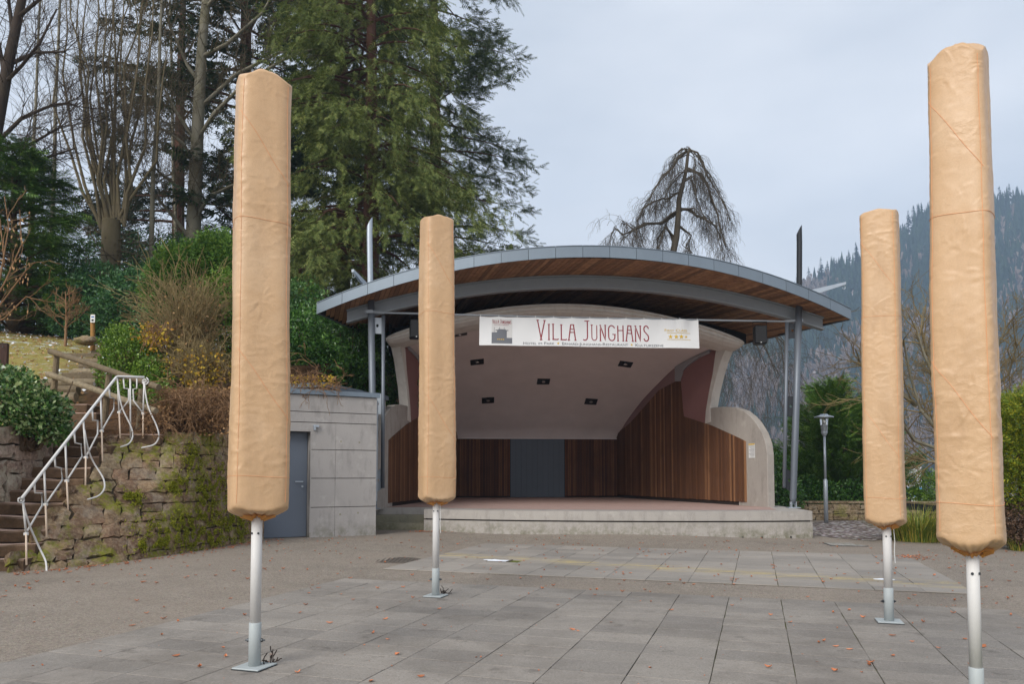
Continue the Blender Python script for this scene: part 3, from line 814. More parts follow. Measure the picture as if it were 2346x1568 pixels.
# ---- banner rail, banner, loudspeakers, notice
def rail_banner():
    a, b = at(878, 717, 16.42), at(1800, 737, 16.98)
    m = MB(); m.tube([a, a * .5 + b * .5 - np.array([0, 0, .02]), b], .022, 10); rl = m.build('banner_rail', MAT['steel'], stand)
    for p, s in ((a, -1), (b, 1)):
        k = MB(); k.tube([p - np.array([.0, 0, 0]), p + np.array([s * .25, 0, .02])], .034, 10); k.box(p + np.array([s * .30, 0, .02]), (.16, .10, .07)); k.build('rail_bracket', MAT['steel'], rl)
    tl, tr, bl_, br = at(1099, 726, 16.50), at(1599, 734, 16.80), at(1098, 792, 16.48), at(1602, 799, 16.78)
    def S(s, t, off=0.0):          # s 0..1 across, t 0..1 down
        p = (tl * (1 - s) + tr * s) * (1 - t) + (bl_ * (1 - s) + br * s) * t
        wv = .012 * math.sin(s * 23) * (.3 + t) + .010 * math.sin(s * 57 + 2) * (1 - t) + .02 * t * math.sin(s * 6)
        if s > .9: wv += .05 * math.sin((s - .9) * 62) * max(0, 1 - t * 1.5)
        sag = .012 * (1 - t) * abs(math.sin(s * math.pi * 12))
        return p + np.array([0, -wv - off - .03, -sag])
    W, H = np.linalg.norm(tr - tl), np.linalg.norm(bl_ - tl)
    bn = thing('banner', 'long white printed banner hanging from the rail across the shell', 'banner', tuple((bl_ + br) / 2))
    k = MB(); k.grid(np.array([[S(s, t) for s in np.linspace(0, 1, 141)] for t in np.linspace(0, 1, 13)])); k.build('cloth', MAT['banner'], bn, smooth_=True)
    for i in range(13):
        s = .004 + i * .0827; p = S(min(s, .996), .012); k = MB(); k.tube([p, p + np.array([0, .02, .05])], .006, 6); k.build('tie', MAT['paper'], bn)
    def ribbon(mb, pts, wd, off=.006):
        P = np.array(pts, float)
        L_, R_ = [], []
        for i in range(len(P)):
            d = P[min(i + 1, len(P) - 1)] - P[max(i - 1, 0)]; d /= np.linalg.norm(d) + 1e-9
            n = np.array([-d[1], d[0]]) * wd / 2; L_.append(P[i] + n); R_.append(P[i] - n)
        V = [S(x / W, y / H, off) for x, y in L_] + [S(x / W, y / H, off) for x, y in R_]; n = len(P)
        mb.add(V, [(i, i + 1, n + i + 1, n + i) for i in range(n - 1)])
    # hand-drawn tall letters: strokes in a unit box (x 0..w, y 0 top .. 1 foot)
    def arc(cx, cy, rx, ry, a0, a1, n=10): return [(cx + rx * math.cos(a), cy + ry * math.sin(a)) for a in np.linspace(R(a0), R(a1), n)]
    LET = {
        'V': (.46, [[(.04, 0), (.25, 1)], [(.44, 0), (.22, 1)], [(-.02, 0), (.12, 0)], [(.36, 0), (.5, 0)], [(.17, 1), (.31, 1)]]),
        'I': (.10, [[(.05, 0), (.05, 1)], [(-.02, 0), (.12, 0)], [(-.02, 1), (.12, 1)]]),
        'L': (.36, [[(.05, 0), (.05, .98)], [(-.02, 0), (.12, 0)], [(.0, .98), (.34, .98), (.40, .93)]]),
        'A': (.42, [[(.13, .02), (.0, 1)], [(.31, .02), (.44, 1)], [(.10, .01), (.36, .01)], [(.05, .5), (.39, .5)], [(.14, .3), (.30, .3)], [(-.06, 1), (.08, 1)], [(.36, 1), (.5, 1)]]),
        'J': (.30, [[(.25, 0), (.25, .82)] + arc(.10, .82, .15, .16, 0, 130), [(.08, 0), (.36, 0)]]),
        'U': (.38, [[(.03, 0), (.03, .75)] + arc(.19, .78, .16, .2, 180, 0) + [(.35, .75), (.35, 0)], [(-.04, 0), (.10, 0)]]),
        'N': (.38, [[(.03, 1), (.03, .0), (.35, 1), (.35, 0)], [(-.03, 0), (.09, 0)], [(.29, 0), (.41, 0)], [(-.03, 1), (.09, 1)]]),
        'G': (.42, [arc(.22, .26, .2, .25, -20, -180) + arc(.22, .74, .2, .25, 180, 0) + [(.42, .58)], [(.26, .58), (.48, .58)]]),
        'H': (.40, [[(.03, 0), (.03, 1)], [(.37, 0), (.37, 1)], [(.03, .32), (.37, .32)], [(-.03, 1), (.09, 1)], [(.31, 1), (.43, 1)]]),
        'S': (.34, [arc(.18, .22, .15, .21, -10, -180, 8) + [(.06, .36), (.30, .62)] + arc(.18, .77, .15, .21, -20, 170, 10)]),
    }
    def word(mb, text, x, top_big, top_small, foot, wd, sp, kx):
        for i, ch in enumerate(text):
            if ch == ' ': x += .34 * kx; continue
            big = i == 0 or text[i - 1] == ' '; y0 = top_big if big else top_small; hh = foot - y0
            w, st = LET[ch]; kk = kx * (1.15 if big else 1)
            for s in st:
                # resample so the stroke follows the cloth
                pts = [(x + a * kk, y0 + b * hh) for a, b in s]; out = [pts[0]]
                for p, q in zip(pts, pts[1:]):
                    for f in (.34, .67, 1): out.append((p[0] + (q[0] - p[0]) * f, p[1] + (q[1] - p[1]) * f))
                ribbon(mb, out, wd if not (abs(s[0][1] - s[-1][1]) < .02) else wd * .8)
            x += (w + sp) * kk
        return x
    k = MB(); kx = .313 * H * 2.0 / 2
    # fit the word to its measured span
    tmp = MB(); xe = word(tmp, 'VILLA JUNGHANS', 0, .1, .25, .8, .02, .17, 1.0)
    kx = (.777 - .255) * W / xe
    word(k, 'VILLA JUNGHANS', .258 * W, .09 * H, .235 * H, .78 * H, .024, .17, kx); k.build('large_lettering', MAT['red_ink'], bn)
    k = MB(); kx2 = .086 * W / xe; word(k, 'VILLA JUNGHANS', .058 * W, .10 * H, .13 * H, .235 * H, .007, .17, kx2)
    def text(mb, body, x0, x1, y0, y1, smallcaps=True, off=.006):
        cu = bpy.data.curves.new('t', 'FONT'); cu.body = body
        if smallcaps:
            for i, ch in enumerate(body):
                if ch.islower(): cu.body_format[i].use_small_caps = True
            cu.small_caps_scale = .78
        o = bpy.data.objects.new('t', cu); COL.objects.link(o)
        dg = bpy.context.evaluated_depsgraph_get(); me = bpy.data.meshes.new_from_object(o.evaluated_get(dg))
        bpy.data.objects.remove(o); bpy.data.curves.remove(cu)
        V = np.array([v.co[:2] for v in me.vertices]); lo, hi = V.min(0), V.max(0)
        U = (V - lo) / (hi - lo)
        mb.add([S((x0 + (x1 - x0) * a), (y1 - (y1 - y0) * b), off) for a, b in U], [tuple(p.vertices) for p in me.polygons])
        bpy.data.meshes.remove(me)
    text(k, 'SCHRAMBERG', .066, .132, .27, .295, False)
    k.build('logo_lettering', MAT['red_ink'], bn)
    k = MB(); text(k, 'Hotel im Park', .197, .337, .86, .955); text(k, 'Erhard-Junghans-Restaurant', .372, .672, .86, .985); text(k, 'Kulturszene', .706, .834, .865, .96)
    k.build('small_lettering', MAT['grey_ink'], bn)
    def star(mb, cx, cy, r, half=False):
        pts = []
        for i in range(10):
            a = math.pi / 2 + i * math.pi / 5; rr = r if i % 2 == 0 else r * .42
            pts.append((cx + rr * math.cos(a) / W, cy - rr * math.sin(a) / H))
        mb.add([S(x, y, .006) for x, y in pts] + [S(cx, cy, .006)], [(i, (i + 1) % 10, 10) for i in range(10)])
    k = MB(); star(k, .354, .905, .032); star(k, .689, .905, .032)
    for x in (.868, .894, .918): star(k, x, .60, .055)
    star(k, .940, .60, .035)
    for x in (.083, .0915, .1, .1085): star(k, x, .79, .02)
    for y in (.475, .70): ribbon(k, [(.852 * W + i * .012 * W, y * H) for i in range(10)], .008)
    text(k, 'First Class', .842, .945, .335, .425); k.build('gold_print', MAT['gold_ink'], bn)
    def rect(mb, x0, x1, y0, y1, off=.003): mb.grid(np.array([[S(x, y, off) for x in np.linspace(x0, x1, 8)] for y in (y0, (y0 + y1) / 2, y1)]))
    k = MB(); rect(k, .055, .147, .07, .95, .002); k.build('logo_ground', MAT['pale_ink'], bn)
    k = MB(); rect(k, .055, .147, .73, .93, .004); rect(k, .055, .079, .54, .73, .004); rect(k, .079, .123, .485, .73, .004); rect(k, .072, .13, .455, .485, .004); rect(k, .085, .118, .43, .455, .004)
    for x in (.0655, .0895, .110): rect(k, x, x + .0018, .36, .46 if x > .07 else .55, .004)
    k.build('logo_building', MAT['grey_ink'], bn)
    # loudspeakers on stirrups under the rail
    for px, py0, py1, Y, lab in ((953, 734, 777, 16.45, 'black loudspeaker under the roof half hidden by a parasol cover'), (1741, 748, 790, 16.9, 'black loudspeaker hanging near the column with round holes')):
        c = at(px, (py0 + py1) / 2, Y); h = (py1 - py0) / FP * Y
        sp_ = thing('loudspeaker', lab, 'loudspeaker', tuple(c - np.array([0, 0, h / 2])), 'loudspeakers under the bandstand roof')
        rz = R(-8 if px > 1200 else 12)
        k = MB(); k.box(c, (.27, .27, h), rz); k.build('cabinet', MAT['black'], sp_, bevel=.018)
        k = MB(); k.box(c + np.array([math.sin(rz) * .138, -math.cos(rz) * .138, .0]), (.23, .008, h - .05), rz); k.build('grille', MAT['fixture'], sp_)
        k = MB(); e = np.array([math.cos(rz), math.sin(rz), 0])
        k.tube([c + e * .15 + np.array([0, 0, h * .3]), c + e * .15 + np.array([0, 0, h * .5 + .1]), c - e * .15 + np.array([0, 0, h * .5 + .1]), c - e * .15 + np.array([0, 0, h * .3])], .012, 6); k.build('stirrup', MAT['black'], sp_)
        k = MB(); k.box(c + np.array([math.sin(rz) * .142, -math.cos(rz) * .142, -h * .44]), (.025, .004, .016), rz); k.build('badge', MAT['paper'], sp_)
    # notice on the wing wall
    p = [(.098, 0)]
    nt = thing('notice', 'white notice sheet with yellow heading on the concrete wing wall', 'notice', tuple(WALL(1, .07, 1.5, .02)))
    def nr(t0, t1, z0, z1, off, name, mat):
        k = MB(); k.prism([WALL(1, t0, z0, off), WALL(1, t1, z0, off), WALL(1, t1, z1, off), WALL(1, t0, z1, off)], WALL(1, .1, 0, off - .003) - WALL(1, .1, 0, off)); k.build(name, mat, nt)
    nr(.055, .085, 1.68, 2.02, .022, 'sheet', MAT['paper']); nr(.0555, .0845, 1.985, 2.015, .0255, 'yellow_heading', MAT['gold_ink'])
    for i in range(9): nr(.057, .083 - .004 * (i % 3), 1.955 - i * .03, 1.962 - i * .03, .0255, 'text_line', MAT['grey_ink'])
rail_banner()

# ------------------------------------------------------------------ concrete annex
def annex():
    an = thing('storage_annex', 'low board-marked concrete storage annex with grey steel door', 'annex', (-3.6, 14.4, 0))
    F1, F2 = np.array([-4.75, 13.71]), np.array([-2.67, 14.84])
    d = (F2 - F1) / np.linalg.norm(F2 - F1); n = np.array([d[1], -d[0]]); L = np.linalg.norm(F2 - F1); bk = -n
    ang = math.atan2(d[1], d[0]); z0, ZT = -.1, 2.80
    def P(s, depth, z): p = F1 + d * s - n * depth; return np.array([p[0], p[1], z])
    # door opening: s of the right jamb from the survey
    def s_at(px):
        a = (px - CXP) / FP; return (a * F1[1] - F1[0]) / (d[0] - a * d[1])
    sj, sd0 = s_at(711), s_at(711) - 1.14
    GZ = ground_z(-3.8, 14.0)
    zl = 2.0 + GZ
    # wall panels separated by shadow joints
    joints = [z0, .66, 1.21, 1.755, 2.27, 2.47, ZT]
    core = MB()
    core.prism([P(sj + .02, .02, z0), P(L - .02, .02, z0), P(L - .02, 1.2, z0), P(sj + .02, 1.2, z0)], (0, 0, ZT - z0 - .02))
    core.prism([P(.0, .02, zl + .02), P(sj + .02, .02, zl + .02), P(sj + .02, 1.2, zl + .02), P(0, 1.2, zl + .02)], (0, 0, ZT - zl - .04))
    core.prism([P(0, .02, z0), P(sd0 - .02, .02, z0), P(sd0 - .02, 1.2, z0), P(0, 1.2, z0)], (0, 0, zl - z0 + .05))
    core.prism([P(sd0 - .1, .5, z0), P(sj + .1, .5, z0), P(sj + .1, .6, z0), P(sd0 - .1, .6, z0)], (0, 0, zl - z0 + .05))
    core.build('wall_core', MAT['dark_void'], an)
    for a, b in zip(joints[:-1], joints[1:]):
        lo, hi = a + .006, b - .006
        segs = []
        if b <= 2.3:
            if hi <= zl: segs = [(sj, sj + (L - sj) * .37 - .002), (sj + (L - sj) * .37 + .002, L)] + ([(0, sd0)] if sd0 > .05 else [])
            else: segs = [(sj + (L - sj) * .37 + .002, L)] ; 
        else: segs = [(0, L)]
        for s0, s1 in segs:
            k = MB(); k.prism([P(s0, 0, lo), P(s1, 0, lo), P(s1, .1, lo), P(s0, .1, lo)], (0, 0, hi - lo)); k.build('concrete_panel', MAT['annex_conc'], an, bevel=.003)
    # panel above the door, notched round the opening
    lo, hi = joints[3] + .006, joints[4] - .006; sm = sj + (L - sj) * .37 - .002
    k = MB(); k.prism([P(sj, 0, lo), P(sm, 0, lo), P(sm, 0, hi), P(.62, 0, hi), P(.62, 0, zl), P(sj, 0, zl)], np.r_[-n * .1, 0]); k.build('concrete_panel', MAT['annex_conc'], an)
    k = MB(); k.prism([P(0, 0, zl), P(.616, 0, zl), P(.616, 0, hi), P(0, 0, hi)], np.r_[-n * .1, 0]); k.build('concrete_panel', MAT['annex_conc'], an)
    # jamb, door, handle
    k = MB(); k.prism([P(sj, .003, z0), P(sj + .02, .003, z0), P(sj + .02, .3, z0), P(sj, .3, z0)], (0, 0, zl - z0)); k.build('door_jamb', MAT['annex_conc'], an)
    dr = MB(); dr.prism([P(sd0, .20, GZ + .01), P(sj - .01, .20, GZ + .01), P(sj - .01, .25, GZ + .01), P(sd0, .25, GZ + .01)], (0, 0, zl - GZ - .015)); door = dr.build('door', MAT['door'], an)
    k = MB(); k.tube([P(sj - .1, .195, GZ + 1.05), P(sj - .1, .14, GZ + 1.05), P(sj - .24, .14, GZ + 1.05)], .012, 8); k.tube([P(sj - .1, .2, GZ + .96), P(sj - .1, .17, GZ + .96)], .02, 10); k.build('door_handle', MAT['galv'], door)
    for fz in (GZ + .35, GZ + 1.0, GZ + 1.75):
        pass
    # zinc coping
    k = MB(); k.prism([P(-.1, -.04, ZT + .002), P(L + .05, -.04, ZT + .002), P(L + .05, .02, ZT + .002), P(-.1, .02, ZT + .002)], (0, 0, .09)); k.prism([P(-.1, .02, ZT + .04), P(L + .05, .02, ZT + .04), P(L + .05, 1.25, ZT + .04), P(-.1, 1.25, ZT + .04)], (0, 0, .05))
    k.build('coping', MAT['zinc'], an)
    for s, z in ((sj + (L - sj) * .45, .52), (sj + (L - sj) * .72, .54), (sj + (L - sj) * .45, 1.92), (sj + (L - sj) * .73, 1.91)):
        k = MB(); k.tube([P(s, .03, z), P(s, -.004, z)], .018, 10); k.build('tie_hole', MAT['step_conc'], an)
    k = MB(); k.box(P(s_at(722), -.03, 2.2), (.1, .06, .04), ang); k.box(P(s_at(719), -.03, 2.17), (.04, .05, .09), ang); k.build('door_hook', MAT['galv'], an)
    # second, taller wall behind
    C, E = np.array([-3.73, 14.8]), np.array([-2.92, 17.35]); zt = 3.08
    e = (E - C) / np.linalg.norm(E - C); m_ = np.array([e[1], -e[0]])
    A0 = C - m_ * 1.6 - e * .1
    def B(P2, z): return np.array([P2[0], P2[1], z])
    k = MB(); k.prism([B(C - m_ * .02, -.1), B(E - m_ * .02 - e * .02, -.1), B(E - m_ * 1.4, -.1), B(A0 - m_ * 0, -.1)], (0, 0, zt)); k.build('rear_core', MAT['dark_void'], an)
    js = [-.1, .5, .98, 1.46, 1.95, 2.43, 2.72, 3.0]; LL = np.linalg.norm(E - C)
    for a, b in zip(js[:-1], js[1:]):
        for f0, f1 in ((0, .42), (.42, .8), (.8, 1)):
            p0, p1 = C + e * (LL * f0 + .003), C + e * (LL * f1 - .003)
            k = MB(); k.prism([B(p0, a + .007), B(p1, a + .007), B(p1 - m_ * .08, a + .007), B(p0 - m_ * .08, a + .007)], (0, 0, b - a - .014)); k.build('concrete_panel', MAT['annex_conc'], an)
    k = MB(); k.prism([B(C - e * .02, 2.3), B(A0, 2.3), B(A0 + e * .1, 2.3), B(C + e * .07 - m_ * .03, 2.3)], (0, 0, .69)); k.build('parapet_end', MAT['wing_conc'], an)
    for q0, q1 in ((C, E), (A0, C)):
        f = (q1 - q0) / np.linalg.norm(q1 - q0); g = np.array([f[1], -f[0]])
        k = MB(); k.prism([B(q0 + g * .05 - f * .0, 3.004), B(q1 + g * .05 + f * .05, 3.004), B(q1 - g * .25 + f * .05, 3.004), B(q0 - g * .25, 3.004)], (0, 0, .10 if q0 is C else .095)); k.build('coping', MAT['zinc'], an)
    # rain pipe at the corner
    k = MB(); c = F2 + d * .03 - n * .1; k.tube([(c[0], c[1], .75), (c[0], c[1], 2.75)], .028, 10); k.build('rain_pipe', MAT['steel'], an)
annex()
# ------------------------------------------------------------------ covered parasols
CREASES = {1: 460, 2: 240, 3: 240, 4: 280}
STARS = {1: 1, 2: 2, 3: 2, 4: 2}
def front_s(half): return 6 * half
def parasol(base_px, Y, px_b, px_bot, px_edge_bot, px_edge_top, px_top, half, delta, seed, label, lean=0.0):
    b = at(base_px[0], base_px[1], Y); b[2] = .011
    um = thing('parasol', label, 'parasol', tuple(b), 'closed parasols in tan covers')
    zt, ze, zb, zc = [at(base_px[0], p, Y)[2] for p in (px_top, px_edge_top, px_edge_bot, px_bot)]
    face = math.atan2(-b[0], Y)                     # turn of the front face towards the viewer
    rot = -math.atan2(b[0], b[1]) + R(delta)
    rs = np.random.default_rng(seed); so = rs.uniform(0, 50)
    def axis(z):
        f = (z - zb) / (zt - zb)
        return np.array([b[0] + lean * z + .006 * math.sin(f * 5 + so), b[1] + .006 * math.cos(f * 4 + so), 0])
    NT_, nex, NZ = 176, 4.8, 330
    cr, sr = math.cos(rot), math.sin(rot)
    PER = 8 * half                                   # girth of the cover
    # sharp creases of the folded cloth: (arc position, height, direction, length, depth, width)
    CR = []
    Hc = ze - zb
    for _ in range(CREASES[seed]):
        zc_ = zb + Hc * (rs.beta(2.2, 2.0) if seed == 1 else rs.uniform(0, 1)); s_ = rs.uniform(0, PER)
        CR.append((s_, zc_, rs.normal(0, .5), rs.uniform(.03, .15), rs.choice([1, 1, -1]) * rs.uniform(.0006, .0024), rs.uniform(.005, .012)))
    for _ in range(STARS[seed]):                    # puckers where the folded ribs press from inside
        s0_, z0_ = (front_s(half) + rs.uniform(-.09, .09)) % PER, zb + Hc * rs.uniform(.12, .72)
        for a_ in rs.uniform(0, 2 * math.pi, 7):
            L_ = rs.uniform(.05, .24); g_ = rs.uniform(.45, .75); CR.append((s0_ + math.cos(a_) * L_ * g_, z0_ + math.sin(a_) * L_ * g_, a_, L_, rs.uniform(.001, .0028), rs.uniform(.006, .012)))
    for c_ in range(4):                             # crumples along the four edges
        for _ in range(26): CR.append(((c_ * 2 * half + half + rs.normal(0, .02)) % PER, zb + Hc * rs.random(), rs.normal(0, .5), rs.uniform(.03, .08), rs.uniform(.0015, .004), rs.uniform(.006, .011)))
    PH = rs.uniform(0, 6.28, 12)
    NA, NB = 96, 150; TB = np.zeros((NB, NA))          # soft crumple relief sampled on a coarse net
    for i_ in range(NB):
        z_ = zb - .05 + (Hc + .15) * i_ / (NB - 1)
        mk_ = .35 + .65 * smooth(-.25, .35, mnoise.noise(Vector((so, 3., z_ * 1.6))))
        for k_ in range(NA):
            an = 2 * math.pi * k_ / NA; x_, y_ = math.cos(an) * .17, math.sin(an) * .17
            a1_ = max(0, 1 - abs(mnoise.noise(Vector((x_ * 7 + so, y_ * 7, z_ * 9)))) * 2.6); a2_ = max(0, 1 - abs(mnoise.noise(Vector((x_ * 15, y_ * 15 + so, z_ * 21)))) * 2.2)
            TB[i_, k_] = (.0036 * a1_ ** 4 + .0022 * a2_ ** 2) * mk_
    def soft(TH, Z):
        u_ = (TH % (2 * math.pi)) / (2 * math.pi) * NA; v_ = np.clip((Z - zb + .05) / (Hc + .15), 0, .9999) * (NB - 1)
        i0 = np.floor(u_).astype(int) % NA; i1 = (i0 + 1) % NA; j0 = np.floor(v_).astype(int); fu, fv = u_ - np.floor(u_), v_ - j0
        return (TB[j0, i0] * (1 - fu) + TB[j0, i1] * fu) * (1 - fv) + (TB[j0 + 1, i0] * (1 - fu) + TB[j0 + 1, i1] * fu) * fv
    def disp(TH, Z):
        A = ((TH % (2 * math.pi)) / (2 * math.pi)) * PER
        d = soft(TH, Z) + .0035 * np.sin(A * 7 + Z * 2.1 + PH[0]) * np.sin(Z * 3.3 + PH[1]) + .0025 * np.sin(A * 17 - Z * 1.3 + PH[2]) + .002 * np.sin(A * 11 + Z * 9 + PH[3]) * np.sin(Z * 5 + PH[4])
        for s_, z_, a_, L_, dep, w_ in CR:
            da = (A - s_ + PER / 2) % PER - PER / 2; dz = Z - z_
            al = da * math.cos(a_) + dz * math.sin(a_); ac = -da * math.sin(a_) + dz * math.cos(a_) + .25 * al * al / L_
            m_ = np.clip(1 - (al / (L_ * .5)) ** 2, 0, 1)
            d = d + dep * m_ * (np.exp(-np.abs(ac) / w_) - .7 * np.exp(-np.abs(ac - 1.6 * w_) / (1.3 * w_)))
        return d
    def surf_arr(TH, Z, extra=0.0):
        f = (Z - zb) / (ze - zb)
        h = half * (1.05 - .085 * f + .012 * np.sin(f * 9 + so))
        c, s__ = np.cos(TH), np.sin(TH)
        r = h / (np.abs(c) ** nex + np.abs(s__) ** nex) ** (1 / nex) + disp(TH, Z) + extra
        k4 = np.abs(np.sin(2 * TH)) ** 4
        Z2 = Z - (.05 if seed in (1, 4) else .018) * smooth(.93, 1.0, f) * k4 + .03 * (1 - smooth(0, .05, f)) * k4
        x, y = r * c, r * s__
        ff = (Z - zb) / (zt - zb)
        ax_, ay_ = b[0] + lean * Z + .006 * np.sin(ff * 5 + so), b[1] + .006 * np.cos(ff * 4 + so)
        return np.stack([ax_ + cr * x - sr * y, ay_ + sr * x + cr * y, Z2], -1)
    def surf(th, z, extra=0.0): return surf_arr(np.array([th]), np.array([z]), extra)[0]
    ths = np.linspace(0, 2 * math.pi, NT_, endpoint=False)
    rows = []
    P0 = surf_arr(ths, np.full(NT_, zb)); a0 = axis(zb); D0 = P0 - a0; L0 = np.hypot(D0[:, 0], D0[:, 1])
    for f in (0, .12, .3, .55, .8, .95):            # gathered mouth round the pole
        pl = .042 + .006 * np.sin(ths * 7 + so); r = pl + (L0 - pl) * (math.sin(f * math.pi / 2) ** .9)
        z = zc + (P0[:, 2] - zc) * (f ** .85) + .014 * np.sin(ths * 3 + so) * (1 - f) + .005 * np.sin(ths * 13) * (1 - f) + .003 * np.sin(ths * 23 + so) * math.sin(f * math.pi)
        rows.append(np.stack([a0[0] + D0[:, 0] / L0 * r, a0[1] + D0[:, 1] / L0 * r, z], -1))
    zs_ = np.linspace(zb + .012, ze, NZ); G = surf_arr(np.tile(ths, (NZ, 1)), np.repeat(zs_[:, None], NT_, 1))
    rows += list(G)
    P1 = G[-1]; a1 = axis(ze); D1 = P1 - a1
    for f in (.12, .3, .5, .7, .86, .97):
        k_ = 1 - f ** 1.35; nz = .010 * np.sin(D1[:, 0] * 30 + so) * np.sin(D1[:, 1] * 34 + f * 5)
        rows.append(np.stack([a1[0] + D1[:, 0] * k_, a1[1] + D1[:, 1] * k_, ze + (zt - ze) * f ** .9 + (P1[:, 2] - ze) * (1 - f) + nz - .02 * (1 - f) * f], -1))
    rows.append(np.tile(np.array([a1[0], a1[1], zt]), (NT_, 1)))
    GV = np.array(rows); nr_ = len(rows)
    I = np.arange(nr_ - 1)[:, None] * NT_; J = np.arange(NT_)[None, :]; K = (J + 1) % NT_
    Fq = np.stack([I + J, I + K, I + NT_ + K, I + NT_ + J], -1).reshape(-1, 4)
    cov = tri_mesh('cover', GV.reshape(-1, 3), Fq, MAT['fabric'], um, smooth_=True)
    # orange translucent band inside the drawn-in mouth
    lin = MB(); lin.grid(np.array([[np.array([*(axis(zc)[:2] + (np.array(p[:2]) - axis(zb)[:2]) * q), p[2] - .006 * e]) for p in rows[j]] for j, q, e in ((0, .97, 1), (1, .985, 1), (2, .985, 1.5))]), close_u=True)
    lin.build('drawn_hem', MAT['mouth_fabric'], cov, smooth_=True)
    # stitched seams following the cloth
    front = -math.pi / 2
    def seam(pts): 
        k = MB(); k.tube([surf(t, z, .0018) for t, z in pts], .0013, 5); k.build('seam', MAT['seam'], cov)
    H = ze - zb
    for f in (.655, .075): seam([(t, zb + H * f + .006 * math.sin(t * 2)) for t in np.linspace(0, 2 * math.pi, 90)])
    for f0, f1 in ((.90, .74), (.36, .20)): seam([(front + x, zb + H * (f0 + (f1 - f0) * (x + .8) / 1.6)) for x in np.linspace(-.82, .78, 30)])
    for t in (front + .72, front - .74): seam([(t, z) for z in np.linspace(zb + .02, ze - .02, 60)])
    # pole, sleeve, plate
    zj = .30; pr_ = .0290 if seed == 4 else .0345
    k = MB(); k.tube([(b[0] + lean * z, b[1], z) for z in (zj, zc + .06)], [pr_, pr_], 24); pole = k.build('pole', MAT['white_metal'], um, smooth_=True)
    for a_ in (-2.2, -1.0):
        z = zc - .10 if Y < 5 else zc - .075
        c = np.array([b[0] + lean * z + math.cos(a_) * pr_, b[1] + math.sin(a_) * pr_, z])
        k = MB(); k.tube([c, c + np.array([math.cos(a_), math.sin(a_), 0]) * .005], .007, 10); k.build('rivet', MAT['bolt'], pole)
    k = MB(); k.tube([(b[0] + lean * z, b[1], z) for z in (.02, zj - .004, zj)], [pr_ + .0045, pr_ + .0045, pr_ + .0015], 24); sl = k.build('ground_sleeve', MAT['sleeve'], um, smooth_=True)
    for a_ in (.05, math.pi - .1):
        z = .185; c = np.array([b[0] + math.cos(a_) * (pr_ + .004), b[1] + math.sin(a_) * (pr_ + .004), z]); dd = np.array([math.cos(a_), math.sin(a_), 0])
        k = MB(); k.tube([c, c + dd * .012, c + dd * .0121, c + dd * .026], [.012, .012, .006, .006], 8); k.build('clamp_bolt', MAT['bolt'], sl)
    k = MB(); k.box((b[0], b[1], .020), (.20, .20, .010), R(-18)); k.build('base_plate', MAT['sleeve'], um, bevel=.003)
    k = MB(); k.box((b[0], b[1], .0125), (.204, .204, .004), R(-18)); k.build('plate_packing', MAT['bolt'], um)
    if seed in (2, 3):
        x0 = b[0] + .047; k = MB(); k.tube([(x0 - .006, b[1] - .03, zc + .02), (x0 + .004, b[1] - .03, zc - .12), (x0 - .002, b[1] - .03, zc - .2), (x0 + .003, b[1] - .03, zc - .30)], .003, 5); k.build('draw_cord', MAT['paper'], um)
    return um
parasol((583, 1528), 4.95, 0, 1187, 1168, 192, 166, .173, 7, 1, 'closed parasol in tan cover standing before the mossy wall and annex door')
parasol((998, 1367), 7.84, 0, 1155, 1143, 506, 496, .165, 17, 2, 'closed parasol in tan cover overlapping the bandstand, shortest looking of four')
parasol((2037, 1424), 6.475, 0, 1209, 1195, 492, 483, .150, -6, 3, 'closed parasol in tan cover beside the street lamp and shrubs')
parasol((2240, 1657), 3.80, 0, 1268, 1240, 130, 101, .135, -8, 4, 'nearest closed parasol in tan cover, rising above the wooded ridge')

# ------------------------------------------------------------------ mossy retaining wall, stairs, rails
BASE = np.array([[0, -6.02, 9.02], [.12, -5.66, 9.35], [.25, -5.27, 9.95], [.45, -4.98, 11.2], [.7, -4.76, 12.4], [1, -4.52, 13.78]])
TOPC = np.array([[0, -6.02, 9.06, .1], [.12, -6.05, 10.3, .95], [.25, -6.12, 11.65, 1.86], [.45, -5.28, 12.02, 1.95], [.7, -4.95, 12.9, 2.08], [1, -4.62, 14.0, 2.35]])
def rw(s, z, off=0.0):
    def raw(s, z):
        B = np.array([np.interp(s, BASE[:, 0], BASE[:, i]) for i in (1, 2)]); T = np.array([np.interp(s, TOPC[:, 0], TOPC[:, i]) for i in (1, 2)])
        zt = np.interp(s, TOPC[:, 0], TOPC[:, 3]); f = z / max(zt, .05)
        p = B + (T - B) * np.clip(f, -.1, 1.05); return np.array([p[0], p[1], z])
    p = raw(s, z)
    if off:
        e1 = raw(min(s + .02, 1), z) - raw(max(s - .02, 0), z); e2 = raw(s, z + .05) - raw(s, z - .05)
        n = np.cross(e1, e2); n /= np.linalg.norm(n) + 1e-9
        if n[1] > 0: n = -n
        p = p + n * off
    return p
def rw_top(s): return float(np.interp(s, TOPC[:, 0], TOPC[:, 3]))

